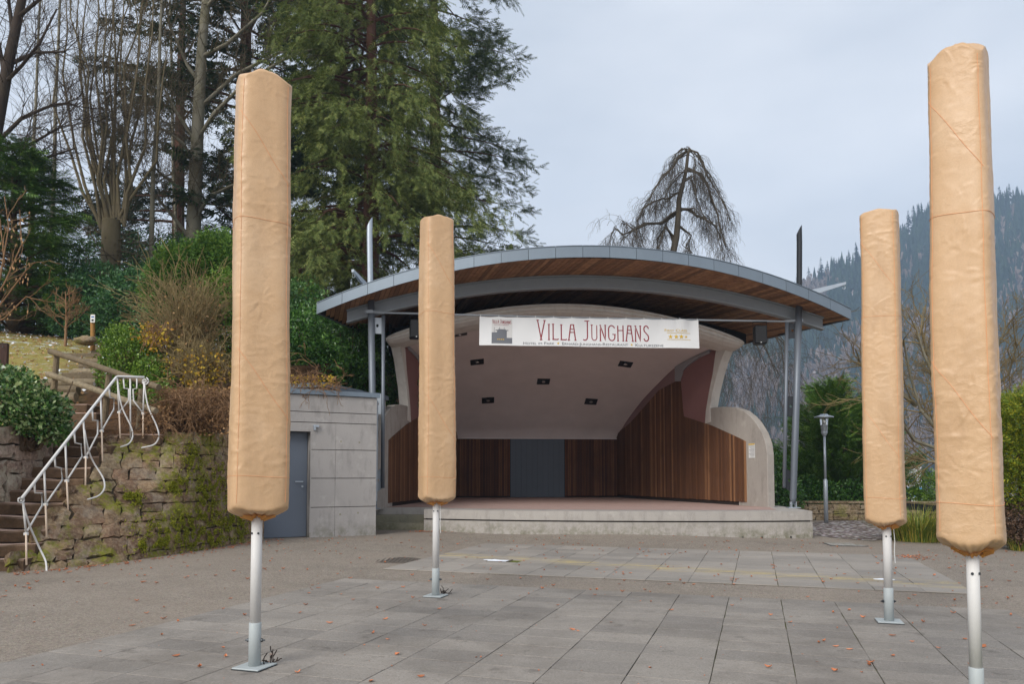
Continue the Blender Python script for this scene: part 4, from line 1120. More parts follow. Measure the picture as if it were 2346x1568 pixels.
def stone_piece(mb, fn, s0, s1, z0, z1, rs, bulge=.03, skirt=.07):
    """one dressed stone on the surface fn(s, z, off): 4x4 face, chamfered, with sides"""
    g = []
    so = rs.uniform(0, 99)
    for j in range(4):
        row = []
        for i in range(4):
            fs, fz = i / 3, j / 3
            ins = (abs(fs - .5) * 2) ** 3 + (abs(fz - .5) * 2) ** 3
            off = bulge * (1 - .55 * min(1, ins)) + .02 * mnoise.noise(Vector((so + fs * 2, fz * 2, so)))
            js, jz = rs.normal(0, .055) if i in (0, 3) else 0, rs.normal(0, .075) if j in (0, 3) else 0
            row.append(fn(s0 + (s1 - s0) * (fs + js), z0 + (z1 - z0) * (fz + jz), off))
        g.append(row)
    G = np.array(g); mb.grid(G)
    ring = [G[0, i] for i in range(4)] + [G[j, 3] for j in range(1, 4)] + [G[3, i] for i in (2, 1, 0)] + [G[j, 0] for j in (2, 1)]
    cen = G.reshape(-1, 3).mean(0); back = fn((s0 + s1) / 2, (z0 + z1) / 2, -skirt) - fn((s0 + s1) / 2, (z0 + z1) / 2, bulge)
    ring = np.array(ring); n = len(ring)
    mb.add(np.vstack([ring, ring + back]), [(i, (i + 1) % n, n + (i + 1) % n, n + i) for i in range(n)])

def stone_wall(name, label, fn, length, topf, ch, wmin, wmax, mat, seed, gap=.006, zb=0.0, bulge=.022, cat='stone wall', smax=1.0):
    rs = np.random.default_rng(seed)
    w = thing(name, label, cat, tuple(fn(.5, 0)))
    m = MB(); m.grid(np.array([[fn(s, zb - .1 + (topf(s) - zb + .05) * f, -.028) for s in np.linspace(0, smax, 30)] for f in np.linspace(0, 1, 8)])); m.build('mortar_bed', MAT['mortar'], w)
    z = zb; zmax = max(topf(s) for s in np.linspace(0, smax, 20))
    while z < zmax - .04:
        h = ch * rs.uniform(.7, 1.35); s = -rs.uniform(0, .04)
        while s < smax:
            ds = rs.uniform(wmin, wmax) / length; s1 = min(s + ds, smax)
            if smax - s1 < .4 * wmin / length: s1 = smax
            sc = (max(s, 0) + s1) / 2; tp = topf(sc)
            if z + h * .45 < tp:
                z1 = min(z + h, tp + .02)
                hh = z1 - z
                if hh > .22 and rs.random() < .25 and ds * length < .4:
                    parts = [(z, z + hh * .5), (z + hh * .5, z1)]
                else: parts = [(z, z1)]
                for a, b_ in parts:
                    k = MB(); stone_piece(k, fn, max(s, 0) + gap / length, s1 - gap / length, a + gap, b_ - gap, rs, bulge * rs.uniform(.6, 1.4)); k.build('stone', mat, w, smooth_=False)
            s = s1
        z += h
    return w
stone_wall('retaining_wall', 'mossy sandstone retaining wall under the stairs with white handrail', rw, 5.7, rw_top, .185, .22, .56, MAT['stone_red'], 11, zb=.03)
def lw(s, z, off=0.0): return np.array([-6.93 + off, 9.5 + 2.6 * s, z])
stone_wall('stair_wall', 'lichen-pale sandstone wall left of the stairs below the holly', lw, 2.6, lambda s: 1.98, .26, .3, .55, MAT['stone_grey'], 12, bulge=.035)

def stairs():
    st = thing('stone_stairs', 'worn red sandstone stairs climbing behind the white handrail', 'stairs', (-6.4, 9.2, 0))
    rs = np.random.default_rng(5)
    def xr(y): return -6.0 - .055 * (y - 9.2) + .05
    for i in range(11):
        yf = 9.2 + .235 * i; z1 = .08 + .163 * (i + 1); z0 = z1 - .158
        xs = np.linspace(-6.92, xr(yf) + rs.uniform(-.03, .04), 8); V = []
        k = MB()
        prof = [(0.0, 0), (0, .135), (.012, .158), (.5, .158), (.5, 0)]
        rows = []
        for x in xs:
            wear = -.018 * math.exp(-((x + 6.45) / .22) ** 2) + .006 * mnoise.noise(Vector((x * 5, i * 3.3, 1)))
            rows.append([np.array([x, yf + dy + .012 * mnoise.noise(Vector((x * 4, i * 2.1, dz * 9))), z0 + dz + (wear if dz > .1 else 0)]) for dy, dz in prof])
        G = np.array(rows); k.grid(G, close_u=True); k.add(G[0], [(4, 3, 2, 1, 0)]); k.add(G[-1], [(0, 1, 2, 3, 4)])
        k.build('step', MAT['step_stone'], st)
    k = MB(); k.box((-5.82, 11.93, 1.82), (.62, .5, .17), R(8)); k.build('landing_stone', MAT['step_stone'], st, bevel=.012)
    k = MB(); k.box((-6.5, 12.2, 1.80), (.95, .75, .15)); k.build('landing_stone', MAT['step_stone'], st, bevel=.012)
    # upper flight of stone and timber treads
    up = thing('garden_steps', 'upper garden steps of timber logs leading to the marker post', 'steps', (-7.5, 12.6, 2.2))
    Z1 = lambda zx: .25 * zx
    rows = [(480, 885, 1120, 12.45, 'stone'), (478, 800, 1040, 12.75, 'stone'), (300, 700, 935, 13.2, 'log'), (258, 720, 872, 13.7, 'log'), (370, 890, 808, 14.3, 'log'), (560, 900, 752, 14.9, 'plank'),
            (680, 900, 714, 15.5, 'log'), (740, 920, 662, 16.2, 'log'), (780, 930, 622, 17.0, 'log'), (520, 930, 572, 18.0, 'plank'), (850, 960, 548, 18.6, 'log'), (870, 960, 514, 19.4, 'log')]
    for x0, x1, yy, Y, kind in rows:
        a, b = at(.25 * x0, 666.5 + .25 * yy, Y), at(.25 * x1, 666.5 + .25 * yy, Y); c = (a + b) / 2; L = b[0] - a[0]
        k = MB()
        if kind == 'log':
            k.tube([a - np.array([0, 0, .08]), c - np.array([0, 0, .078]), b - np.array([0, 0, .08])], [.085, .08, .085], 10)
        elif kind == 'plank': k.box(c - np.array([0, -.03, .11]), (L, .06, .22))
        else: k.box(c - np.array([0, -.25, .09]), (L, .5, .18))
        k.build('log_tread' if kind != 'stone' else 'stone_tread', MAT['log'] if kind != 'stone' else MAT['step_stone'], up, bevel=0 if kind == 'log' else .01)
stairs()

def handrail():
    hr = thing('handrail', 'white wrought-iron handrail with zigzag bars beside the stone stairs', 'handrail', (-6.0, 9.2, .1))
    def Yat(px):
        a = (px - CXP) / FP
        s = (-6.0 + .03 - a * 9.2) / (a + .055)
        return 9.2 + min(s, 2.46)
    SM = []
    for s in np.linspace(0, .6, 60):
        for f in np.linspace(0, 1, 30):
            q = rw(s, f * rw_top(s), .05); dd = q - np.array([0, 0, CAM_H]); fw = dd[1] * cp + dd[2] * sp; upv = -dd[1] * sp + dd[2] * cp
            SM.append((CXP + FP * dd[0] / fw, CYP - FP * upv / fw, q[1]))
    SM = np.array(SM)
    def pt(zx, zy, dy=0):
        px, py = .45 * zx, 666.5 + .45 * zy; Y = Yat(px) + dy
        if dy:
            e = np.hypot(SM[:, 0] - px, SM[:, 1] - py); i = e.argmin()
            if e[i] < 8: Y = min(Y, SM[i, 2] - .04)
        return at(px, py, Y)
    def sm(P, n=24):
        P = np.array(P); t = np.linspace(0, 1, len(P)); tt = np.linspace(0, 1, n)
        out = np.stack([np.interp(tt, t, P[:, i]) for i in range(3)], 1)
        for _ in range(3): out[1:-1] = out[1:-1] * .5 + (out[:-2] + out[2:]) * .25
        return out
    def bar(name, pts, r=.011, smth=False, mat='white_metal', n=8, dy=0.0):
        P = [pt(*p, dy) for p in pts]
        k = MB(); k.tube(sm(P) if smth else P, r, n); return k.build(name, MAT[mat], hr, smooth_=True)
    k = MB(); P = [pt(108, 1062), pt(595, 437), pt(735, 441)]; 
    k.tube([P[0], P[0] * .5 + P[1] * .5, P[1] - (P[1] - P[0]) * .01, P[1] + (P[2] - P[1]) * .03, P[2]], .019, 10); k.build('top_rail', MAT['white_metal'], hr, smooth_=True)
    for cx_, cy_ in ((105, 1066), (738, 462)):
        pts = [pt(cx_ + r_ * math.cos(a), cy_ + r_ * math.sin(a)) for a, r_ in zip(np.linspace(-1.2, 7.5, 30), np.linspace(20, 5, 30))]
        k = MB(); k.tube(pts, .010, 6); k.build('scroll', MAT['white_metal'], hr, smooth_=True)
    for pts in ([(118, 1080), (133, 1240)], [(225, 905), (232, 1090)], [(333, 775), (340, 970)], [(425, 665), (437, 850)], [(513, 545), (518, 715)], [(598, 440), (607, 620)], [(663, 440), (665, 752)], [(734, 460), (729, 625)]):
        bar('baluster', pts, .0125)
    for pts in ([(133, 1240), (135, 1398)], [(232, 1090), (238, 1257)], [(340, 970), (347, 1117)], [(437, 850), (435, 992)], [(518, 715), (522, 868)], [(607, 620), (612, 752)], [(729, 625), (728, 752)]):
        bar('baluster_foot', pts, .0115, mat='rust_white', dy=-.01)
    for c in ((133, 1240), (232, 1090), (340, 970), (437, 850), (518, 715), (607, 620), (729, 627)):
        p = pt(*c); k = MB(); k.box(p, (.05, .04, .035)); k.build('collar', MAT['white_metal'], hr, bevel=.006)
    for pts in ([(175, 970), (178, 1030), (212, 1032), (215, 1095), (137, 1228)], [(278, 845), (282, 897), (312, 905), (318, 965), (238, 1080)], [(378, 720), (383, 776), (412, 782), (418, 845), (345, 960)],
                [(470, 605), (473, 660), (497, 662), (497, 730), (440, 842)], [(555, 490), (560, 545), (580, 548), (580, 605), (521, 708)], [(628, 440), (632, 498), (655, 500), (655, 560), (610, 616)], [(697, 440), (697, 498), (678, 502), (680, 560), (727, 622)]):
        bar('zigzag_bar', pts, .0115)
    for pts in ([(118, 1090), (150, 1200), (205, 1320), (235, 1380), (238, 1437)], [(430, 710), (450, 820), (480, 885), (530, 955), (536, 1010), (505, 1048), (445, 1064)],
                [(600, 470), (615, 590), (668, 690), (680, 740), (660, 782), (612, 797)], [(735, 475), (750, 590), (800, 690), (813, 745), (790, 787), (720, 801)]):
        bar('curved_bar', pts, .0115, True, dy=-.03)
handrail()

def log_fence():
    lf = thing('log_fence', 'weathered round-log fence with two rails above the stairs', 'fence', (-7, 12.6, 2.2))
    def Yp(px): return np.interp(px, [118, 330, 370], [13.25, 11.95, 11.7])
    def pt(zx, zy): px, py = .45 * zx, 666.5 + .45 * zy; return at(px, py, Yp(px))
    for a, b in (((290, 318), (270, 570)), ((556, 425), (531, 660)), ((722, 500), (704, 735))):
        k = MB(); P0, P1 = pt(*b), pt(*a); k.tube([P0 - np.array([0, 0, .1]), P0 * .5 + P1 * .5, P1], [.05, .05, .048], 10); k.build('post', MAT['log'], lf, smooth_=False)
    for a, b in (((272, 313), (822, 496)), ((260, 428), (808, 616))):
        k = MB(); A, B = pt(*a), pt(*b); off = np.array([0, -.09, 0]); k.tube([A + off, A * .6 + B * .4 + off + np.array([0, 0, .01]), B + off], [.052, .05, .048], 10); k.build('rail', MAT['log'], lf)
log_fence()

def small_posts():
    a, b = at(212.5, 783, 18.8), at(212.5, 721, 18.8)
    mp = thing('marker_post', 'pale wooden marker post with white sign at the top of the steps', 'post', tuple(a))
    k = MB(); k.tube([a - np.array([0, 0, .25]), a, b - np.array([0, 0, .03]), b], [.055, .055, .052, .03], 12); k.build('post', MAT['post_wood'], mp)
    c = at(212.5, 730.5, 18.73); k = MB(); k.box(c, (.115, .012, .20)); k.build('sign_plate', MAT['paper'], mp, bevel=.004)
    k = MB(); k.box(c + np.array([0, -.0075, .045]), (.07, .004, .03)); k.build('blue_mark', MAT['blue'], mp)
    k = MB(); k.box(c + np.array([0, -.0075, -.04]), (.055, .004, .05)); k.build('black_mark', MAT['black'], mp)
    p = at(8, 860, 10.9); q = at(10, 789, 10.9)
    tp = thing('timber_post', 'dark brown square post at the picture edge above the holly', 'post', tuple(p))
    m = mk_wood('dark_post_wood', srgb(58, 40, 34), srgb(72, 50, 42), srgb(80, 56, 46), (20, 20, 1), isl=False)
    k = MB(); c = (p + q) / 2; k.box(c + np.array([0, 0, -.15]), (.10, .09, q[2] - p[2] + .3), .3); k.build('shaft', m, tp, bevel=.006)
    k = MB(); k.box(q + np.array([.0, 0, .004]), (.104, .094, .012), .3); k.build('cap', MAT['dark_steel'], tp)
    k = MB(); c = q + np.array([.025, -.06, -.05]); k.tube([c, c - np.array([0, .012, 0])], .009, 8); k.build('bolt', MAT['bolt'], tp)
    c = at(200, 781, 18.4); r = thing('boulder', 'flat mossy boulder beside the marker post', 'boulder', tuple(c - np.array([0, 0, .15])))
    rows = []; 
    for ph in np.linspace(-1.4, 1.4, 9):
        rows.append([c + np.array([.30 * math.cos(ph) * math.cos(th), .22 * math.cos(ph) * math.sin(th), .11 * math.sin(ph)]) * (1 + .3 * mnoise.noise(Vector((math.cos(th) * 1.5, math.sin(th) * 1.5, ph * 2)))) for th in np.linspace(0, 2 * math.pi, 18, endpoint=False)])
        continue
        rows.append([c + np.array([.45 * math.cos(ph) * math.cos(th), .3 * math.cos(ph) * math.sin(th), .16 * math.sin(ph)]) * (1 + .16 * mnoise.noise(Vector((math.cos(th) * 1.5, math.sin(th) * 1.5, ph * 2)))) * 1.0 + c * 0 - c * 0.16 * mnoise.noise(Vector((math.cos(th) * 1.5, math.sin(th) * 1.5, ph * 2))) * 1.0 for th in np.linspace(0, 2 * math.pi, 18, endpoint=False)])
    k = MB(); k.grid(np.array(rows), close_u=True); k.add(rows[-1], [tuple(range(18))]); k.build('rock', MAT['stone_low'], r, smooth_=True)
small_posts()

# ------------------------------------------------------------------ right side: low wall, lamp, rail, covers
def lw2(s, z, off=0.0): 
    p = np.array([7.95, 21.6]) + s * np.array([5.3, -.6]); return np.array([p[0], p[1] - off, z])
lowwall = stone_wall('garden_wall', 'low garden wall of pale sandstone behind the street lamp', lw2, 5.3, lambda s: .46, .155, .22, .5, MAT['stone_low'], 21, cat='garden wall')
def wall_caps():
    rs = np.random.default_rng(3); s = 0
    while s < 1:
        s1 = min(1, s + rs.uniform(.08, .13)); a, b = lw2(s + .002, .48, .05), lw2(s1 - .002, .48, .05)
        k = MB(); k.prism([a + np.array([0, 0, rs.uniform(-.01, .01)]), b, b + np.array([0, .4, 0]), a + np.array([0, .4, 0])], (0, 0, .06)); k.build('coping_stone', MAT['stone_low'], lowwall, bevel=.008); s = s1
wall_caps()

def lamp():
    b = gp(1893, 1199); lp = thing('street_lamp', 'slim grey street lamp with glass lantern under a flat disc hood', 'lamp', tuple(b))
    Y = b[1]; zs = lambda py: at(1893, py, Y)[2]
    k = MB(); k.tube([(b[0], Y, 0), (b[0], Y, zs(1102)), (b[0], Y, zs(1098))], [.055, .055, .032], 14); po = k.build('post_base', MAT['galv'], lp, smooth_=True)
    k = MB(); k.tube([(b[0], Y, zs(1100)), (b[0] - .0, Y, zs(996))], [.034, .030], 12); k.build('post', MAT['galv'], lp, smooth_=True)
    def lathe(mb, prof, n=20):
        rows = [[(b[0] + r * math.cos(t), Y + r * math.sin(t), z) for t in np.linspace(0, 2 * math.pi, n, endpoint=False)] for r, z in prof]
        mb.grid(np.array(rows), close_u=True); mb.add(rows[0], [tuple(range(n))]); mb.add(rows[-1], [tuple(range(n))])
    k = MB(); lathe(k, [(.045, zs(999)), (.08, zs(993)), (.082, zs(989))]); k.build('lantern_collar', MAT['galv'], lp)
    g = NT('lantern_glass'); g.b.inputs['Transmission Weight'].default_value = .85; g.done((.9, .92, .93), .12, None, .5)
    k = MB(); lathe(k, [(.078, zs(989)), (.112, zs(958))]); k.build('lantern_glass', g.m, lp, smooth_=False)
    k = MB(); lathe(k, [(.072, zs(989)), (.076, zs(975)), (.05, zs(974))]); k.build('gear_housing', MAT['steel'], lp)
    k = MB(); lathe(k, [(.02, zs(975)), (.035, zs(968)), (.03, zs(963))]); k.build('bulb', MAT['lens'], lp)
    k = MB(); lathe(k, [(.10, zs(958)), (.25, zs(957.5)), (.245, zs(955.5)), (.11, zs(952)), (.09, zs(949.5))], 28); k.build('disc_hood', MAT['galv'], lp)
lamp()

def guard_rail():
    gr = thing('guard_rail', 'dark timber guard rail behind the grass clump', 'rail', (12, 20, 0))
    a, b = at(2062, 1153, 19.5), at(2160, 1160, 18.6)
    k = MB(); d = b - a; k.prism([a, b, b + np.array([0, .06, 0]), a + np.array([0, .06, 0])], (0, 0, -.16)); k.build('rail_board', MAT['dark_steel'], gr)
    k = MB(); k.prism([a + np.array([0, -.05, .01]), b + np.array([0, -.05, .01]), b + np.array([0, .16, .01]), a + np.array([0, .16, .01])], (0, 0, .03)); k.build('top_board', MAT['log'], gr)
    for f in (.12, .62, .95):
        p = a + d * f; k = MB(); k.box((p[0], p[1] + .12, p[2] / 2 - .05), (.07, .07, p[2] + .1)); k.build('post', MAT['dark_steel'], gr)
guard_rail()

def covers():
    c = gp(907, 1277.5, .05); c[2] = float(ground_z(c[0], c[1]))
    mc = thing('manhole_cover', 'round cast-iron manhole cover in the asphalt before the steps', 'manhole', tuple(c))
    n = 28; th = np.linspace(0, 2 * math.pi, n, endpoint=False)
    k = MB(); rows = [[c + np.array([r * math.cos(t), r * math.sin(t), z]) for t in th] for r, z in ((.39, -.01), (.385, .007), (.335, .007), (.33, .001), (.32, .001), (.315, .006), (.02, .006))]
    k.grid(np.array(rows), close_u=True); k.add(rows[-1], [tuple(range(n))]); k.build('frame_and_lid', MAT['cast_iron'], mc)
    for i in range(-4, 5):
        k = MB(); h = math.sqrt(.3 ** 2 - (i * .062) ** 2); k.box(c + np.array([i * .062, 0, .0085]), (.02, 2 * h, .005)); k.build('rib', MAT['cast_iron'], mc)
    pts = [gp(1884, 1245), gp(1945, 1245.5), gp(1990, 1253), gp(1905, 1252)]
    uc = thing('utility_cover', 'flat rectangular concrete utility cover in the asphalt near the cobbles', 'cover', tuple(pts[0]))
    k = MB(); P = np.array(pts); P[:, 2] = -.01; k.prism(P, (0, 0, .016)); k.build('frame', MAT['dark_steel'], uc)
    cen = P.mean(0); In = cen + (P - cen) * .93; In[:, 2] = -.005; k = MB(); k.prism(In, (0, 0, .0145)); k.build('lid', MAT['annex_conc'], uc)
    for i, (h, lab) in enumerate(zip(HOLES, ('snow-filled drain pit in the paving before the stage steps', 'snow-filled drain pit in the paving behind the lamp-side parasol'))):
        dp = thing('drain_pit', lab, 'drain', tuple(h), 'drain pits in the far paving')
        e1, e2 = np.r_[QA, 0], np.r_[QB, 0]
        k = MB()
        for s1, s2, l, w in ((0, .14, .56, .02), (0, -.14, .56, .02), (.28, 0, .02, .30), (-.28, 0, .02, .30)):
            k.box(h + e1 * s1 + e2 * s2 + np.array([0, 0, .003]), (l, w, .014), math.atan2(QA[1], QA[0]))
        k.build('frame', MAT['cast_iron'], dp)
        rs = np.random.default_rng(i + 40); g = []
        for a in np.linspace(-.2, .24, 14):
            g.append([h + e1 * a + e2 * b_ + np.array([0, 0, .004 + .018 * max(0, 1 - ((a - .02) / .2) ** 2) * max(0, 1 - (b_ / .1) ** 2) * (.7 + .6 * mnoise.noise(Vector((a * 12, b_ * 12, i))))]) for b_ in np.linspace(-.1, .1, 8)])
        k = MB(); k.grid(np.array(g)); k.build('snow', MAT['snow'], dp, smooth_=True)
covers()

# ------------------------------------------------------------------ far white house
def house():
    a, b = at(2070, 1110, 62), at(2112, 1110, 62); zt = at(2090, 1068, 62)[2]
    hs = thing('house', 'white flat-roofed house with blue band glimpsed between two parasols', 'house', (a[0], 62, -8))
    c = (a + b) / 2; W = b[0] - a[0] + 1.2
    m = MB(); m.box((c[0] - .6, 64.5, zt / 2 - 4), (W, 5, zt + 8)); m.build('wall', plain('house_white', srgb(214, 216, 220), .8, .04, 1), hs)
    m = MB(); m.box((c[0] - .6, 64.5, zt + .08), (W + .3, 5.3, .16)); rf = m.build('roof', MAT['zinc'], hs)
    m = MB(); m.box((c[0] + .25, 63.5, zt + .42), (1.0, .8, .5)); m.box((c[0] + .25, 63.5, zt + .72), (1.3, 1.1, .1)); m.build('chimney', MAT['white_metal'], rf)
    m = MB(); m.box((c[0] - .6, 61.97, zt - 2.15), (W + .02, .06, .75)); m.build('blue_band', plain('blue_awning', srgb(86, 146, 190), .6, .05, 2), hs)
    for x in (-1.3, -.1): 
        m = MB(); m.box((c[0] + x, 61.96, zt - 1.1), (.7, .05, .9)); w = m.build('window', MAT['white_metal'], hs)
        m = MB(); m.box((c[0] + x, 61.94, zt - 1.1), (.56, .05, .76)); m.build('pane', plain('dark_glass', srgb(70, 80, 90), .1, .05, 2, spec=.6), w)
house()
# ------------------------------------------------------------------ garden bank
BY = [8, 11.7, 12.6, 13.7, 15.4, 18, 19.6, 22, 30, 60, 120]
BZ = [1.93, 1.93, 2.18, 2.74, 3.36, 4.10, 4.55, 5.0, 5.6, 7.5, 9]
def bank_z(x, y):
    z = np.interp(y, BY, BZ)
    z = z + .11 * np.maximum(0, -10.5 - x) * smooth(14, 22, y) - .25 * smooth(-9, -4, x) * smooth(16, 24, y) * 3
    return z
def bank():
    ys = np.r_[8, 9, 10, 11, 11.8, 11.92, 12.3, 12.8, 13.4, 14, 14.8, 15.6, 16.4, 17.2, 18, 19, 20, 21, 22, 24, 27, 31, 36, 44, 60, 90, 120]
    xr = np.interp(ys, [8, 11.8, 11.92, 12.8, 13.9, 16.0, 17, 20, 30, 60, 120], [-6.97, -6.97, -5.55, -5.05, -4.8, -4.75, -4.2, -4.2, -2.5, -1, 0])
    rows = []
    for y, x1 in zip(ys, xr):
        f = np.linspace(0, 1, 46) ** .6; xs = -70 + (x1 + 70) * f
        z = bank_z(xs, y) + np.array([.05 * mnoise.noise(Vector((x * 1.3, y * 1.3, 0))) for x in xs])
        r = [np.array([x, y, zz]) for x, zz in zip(xs, z)]; r.append(np.array([x1 + .01, y, -.2])); rows.append(r)
    m = MB(); m.grid(np.array(rows))
    t = NT('bank_ground')
    b = t.ramp(t.noise(3.5, 6, .8), [(.3, srgb(116, 110, 54)), (.45, srgb(168, 150, 92)), (.55, srgb(138, 134, 68)), (.7, srgb(190, 168, 114))])
    b = t.mix(t.ramp(t.noise(3.2, 6, .8, sc=(.6, 1, 1)), [(.56, 0.), (.6, .9)]), b, srgb(208, 214, 218))
    b = t.mix(t.ramp(t.noise(6, 6, .8), [(.56, 0.), (.6, .85)]), b, srgb(132, 84, 54))
    s = t.ramp(t.noise(12, 6, .75), [(.3, srgb(66, 52, 40)), (.55, srgb(104, 78, 56)), (.75, srgb(134, 98, 68))])
    x, y, z = t.sep(); f = t.math('ADD', t.math('MULTIPLY', t.math('ADD', x, t.math('MULTIPLY', y, .45)), .8), 2.2, clamp=True)
    b = t.mix(f, b, s)
    o = m.build('garden_bank', t.done(b, .95, t.bump(t.noise(30, 5, .75), .8, .06), .1), smooth_=True); tag(o, 'wintry grass bank with leaves and snow specks', kind='structure')
bank()

# ------------------------------------------------------------------ vegetation
def unit(v): return v / (np.linalg.norm(v, axis=-1, keepdims=True) + 1e-9)
def rdir(n, rs): return unit(rs.normal(size=(n, 3)))

def leaf_quads(C, D, ln, wd, rs, fold=.25):
    n = len(C); D = unit(D); S = unit(np.cross(D, rdir(n, rs))); N = np.cross(D, S)
    ln = np.broadcast_to(ln, (n,))[:, None]; wd = np.broadcast_to(wd, (n,))[:, None]
    V = np.stack([C, C + D * ln * .45 + S * wd * .5 + N * wd * fold, C + D * ln, C + D * ln * .45 - S * wd * .5 + N * wd * fold], 1)
    F = np.arange(4 * n).reshape(n, 4)
    return V.reshape(-1, 3), F

def lobes_points(lobes, n, rs, thick=.16, lump=.22, lf=2.2):
    vol = np.array([r[0] * r[1] + r[1] * r[2] + r[0] * r[2] for _, r in lobes]); cnt = rs.multinomial(n, vol / vol.sum())
    P, N = [], []
    for (c, r), k in zip(lobes, cnt):
        d = rdir(k, rs); so = rs.uniform(0, 50)
        l = np.array([mnoise.noise(Vector((x * lf + so, y * lf, z * lf))) + .5 * mnoise.noise(Vector((x * lf * 2.6 + so, y * lf * 2.6, z * lf * 2.6))) for x, y, z in d])
        rad = (1 - np.abs(rs.normal(0, thick, k))) * (1 + lump * l)
        P.append(np.array(c) + d * np.array(r) * rad[:, None]); N.append(unit(d / np.array(r)))
    return np.vstack(P), np.vstack(N)

def bush(name, label, cat, lobes, n, ln, wd, mat, seed, group=None, up=.25, jit=.8, stems=True, thick=.16, lump=.22, extra=None, stem_mat=None):
    rs = np.random.default_rng(seed)
    lo = min(c[2] - r[2] for c, r in lobes); cx_ = np.mean([c for c, r in lobes], 0)
    b = thing(name, label, cat, (cx_[0], cx_[1], lo), group)
    P, N = lobes_points(lobes, n, rs, thick, lump)
    D = N * .6 + rs.normal(size=P.shape) * jit + np.array([0, 0, up])
    V, F = leaf_quads(P, D, ln * rs.uniform(.6, 1.25, len(P)), wd * rs.uniform(.7, 1.2, len(P)), rs)
    o = tri_mesh('foliage', V, F, mat, b)
    if stems:
        m = MB()
        for c, r in lobes:
            c = np.array(c)
            for i in range(5):
                e = c + rs.normal(size=3) * np.array(r) * .45; s = np.array([cx_[0] + rs.normal(0, .08), cx_[1] + rs.normal(0, .08), lo - .1])
                m.tube([s, s * .5 + e * .5 + rs.normal(size=3) * .05, e], [.03, .02, .008], 5)
        m.build('stems', stem_mat or MAT['bark'], b)
    if extra: extra(b, P, N, rs)
    return b

MAT['bark'] = mk_bark('brown_bark', srgb(70, 58, 46), srgb(104, 88, 70))
MAT['bark_grey'] = mk_bark('grey_mossy_bark', srgb(96, 92, 80), srgb(150, 144, 126), .45)
MAT['bark_dark'] = mk_bark('dark_bark', srgb(52, 44, 40), srgb(76, 66, 58), .1)
MAT['bark_red'] = mk_bark('reddish_fir_bark', srgb(64, 46, 38), srgb(96, 68, 54))
MAT['bark_stem'] = mk_bark('linden_bark', srgb(88, 80, 62), srgb(126, 114, 90), .25)
MAT['bark_mid'] = mk_bark('grey_brown_twigs', srgb(78, 70, 56), srgb(112, 100, 80), .15)
MAT['bark_tan'] = mk_bark('tan_twigs', srgb(112, 98, 70), srgb(146, 128, 92), .3)
MAT['bark_weep'] = mk_bark('weeping_beech_bark', srgb(62, 56, 50), srgb(96, 88, 76), .1)
MAT['twig_mix'] = mk_bark('olive_brown_twigs', srgb(112, 96, 64), srgb(150, 132, 96), .3)
MAT['twig_red'] = mk_bark('reddish_twigs', srgb(120, 92, 66), srgb(152, 120, 90))
MAT['lf_hemlock'] = mk_leaf('hemlock_needles', srgb(68, 88, 46), srgb(106, 120, 60), srgb(154, 156, 90), .6, .2, .35, .2)
MAT['lf_fir'] = mk_leaf('fir_needles', srgb(42, 60, 42), srgb(62, 82, 54), srgb(92, 108, 66), .6, .1, .3, .2)
MAT['lf_olive'] = mk_leaf('olive_fir_needles', srgb(46, 62, 40), srgb(74, 92, 52), srgb(112, 122, 70), .6, .12, .3, .2)
MAT['lf_yewtree'] = mk_leaf('dark_yew_needles', srgb(38, 62, 32), srgb(58, 86, 40), srgb(96, 116, 54), .55, .1, .6, .25)
MAT['lf_cedar'] = mk_leaf('dark_conifer_needles', srgb(34, 50, 38), srgb(58, 72, 50), srgb(84, 92, 60), .6, .1, .3, .2)
MAT['lf_yew'] = mk_leaf('yew_needles', srgb(54, 86, 36), srgb(82, 118, 46), srgb(126, 148, 62), .55, .1, .6, .25)
MAT['lf_box'] = mk_leaf('box_leaves', srgb(62, 94, 28), srgb(98, 134, 42), srgb(150, 174, 74), .4, .2, .9, .4)
MAT['lf_holly'] = mk_leaf('holly_leaves', srgb(46, 80, 34), srgb(76, 116, 48), srgb(176, 188, 130), .25, .1, .9, .6)
MAT['lf_laurel'] = mk_leaf('laurel_leaves', srgb(40, 76, 32), srgb(66, 110, 42), srgb(110, 148, 62), .35, .15, .5, .5)
MAT['lf_rhodo'] = mk_leaf('rhododendron_leaves', srgb(44, 80, 52), srgb(66, 108, 62), srgb(102, 142, 74), .4, .12, .5, .4)
MAT['lf_yellow'] = mk_leaf('yellow_leaves', srgb(176, 150, 44), srgb(200, 170, 56), srgb(206, 146, 56), .6, .3, .5)
MAT['lf_gold'] = mk_leaf('golden_conifer', srgb(64, 92, 28), srgb(110, 128, 36), srgb(170, 160, 46), .5, .15, .8)
MAT['lf_dry'] = mk_leaf('dry_tan_leaves', srgb(150, 112, 72), srgb(180, 140, 96), srgb(206, 170, 124), .7, .2, .8)
MAT['lf_grass'] = mk_leaf('clump_grass', srgb(76, 104, 40), srgb(122, 138, 56), srgb(204, 176, 84), .5, .2, .8)
MAT['lf_hedge'] = mk_leaf('brown_hedge_leaves', srgb(62, 48, 38), srgb(92, 70, 54), srgb(120, 94, 72), .7, .15, .8)

# --- conifers
def sprays(O, A, S, N, ln, pairs=5, wid=.36, full=.62):
    n = len(O); tris = []
    l = ln[:, None]
    for k in range(pairs):
        f = (k + .2) / pairs; w = wid * (1 - f * .55)
        p0 = O + A * l * f; p1 = O + A * l * (f + full / pairs)
        for sg in (-1, 1):
            tip = p0 + (A * .30 + S * sg * w - N * .10) * l
            tris.append(np.stack([p0, p1, tip], 1))
    tris.append(np.stack([O + A * l * .78 - S * l * .05, O + A * l * .78 + S * l * .05, O + A * l * 1.1], 1))
    return np.concatenate(tris, 1).reshape(-1, 3)

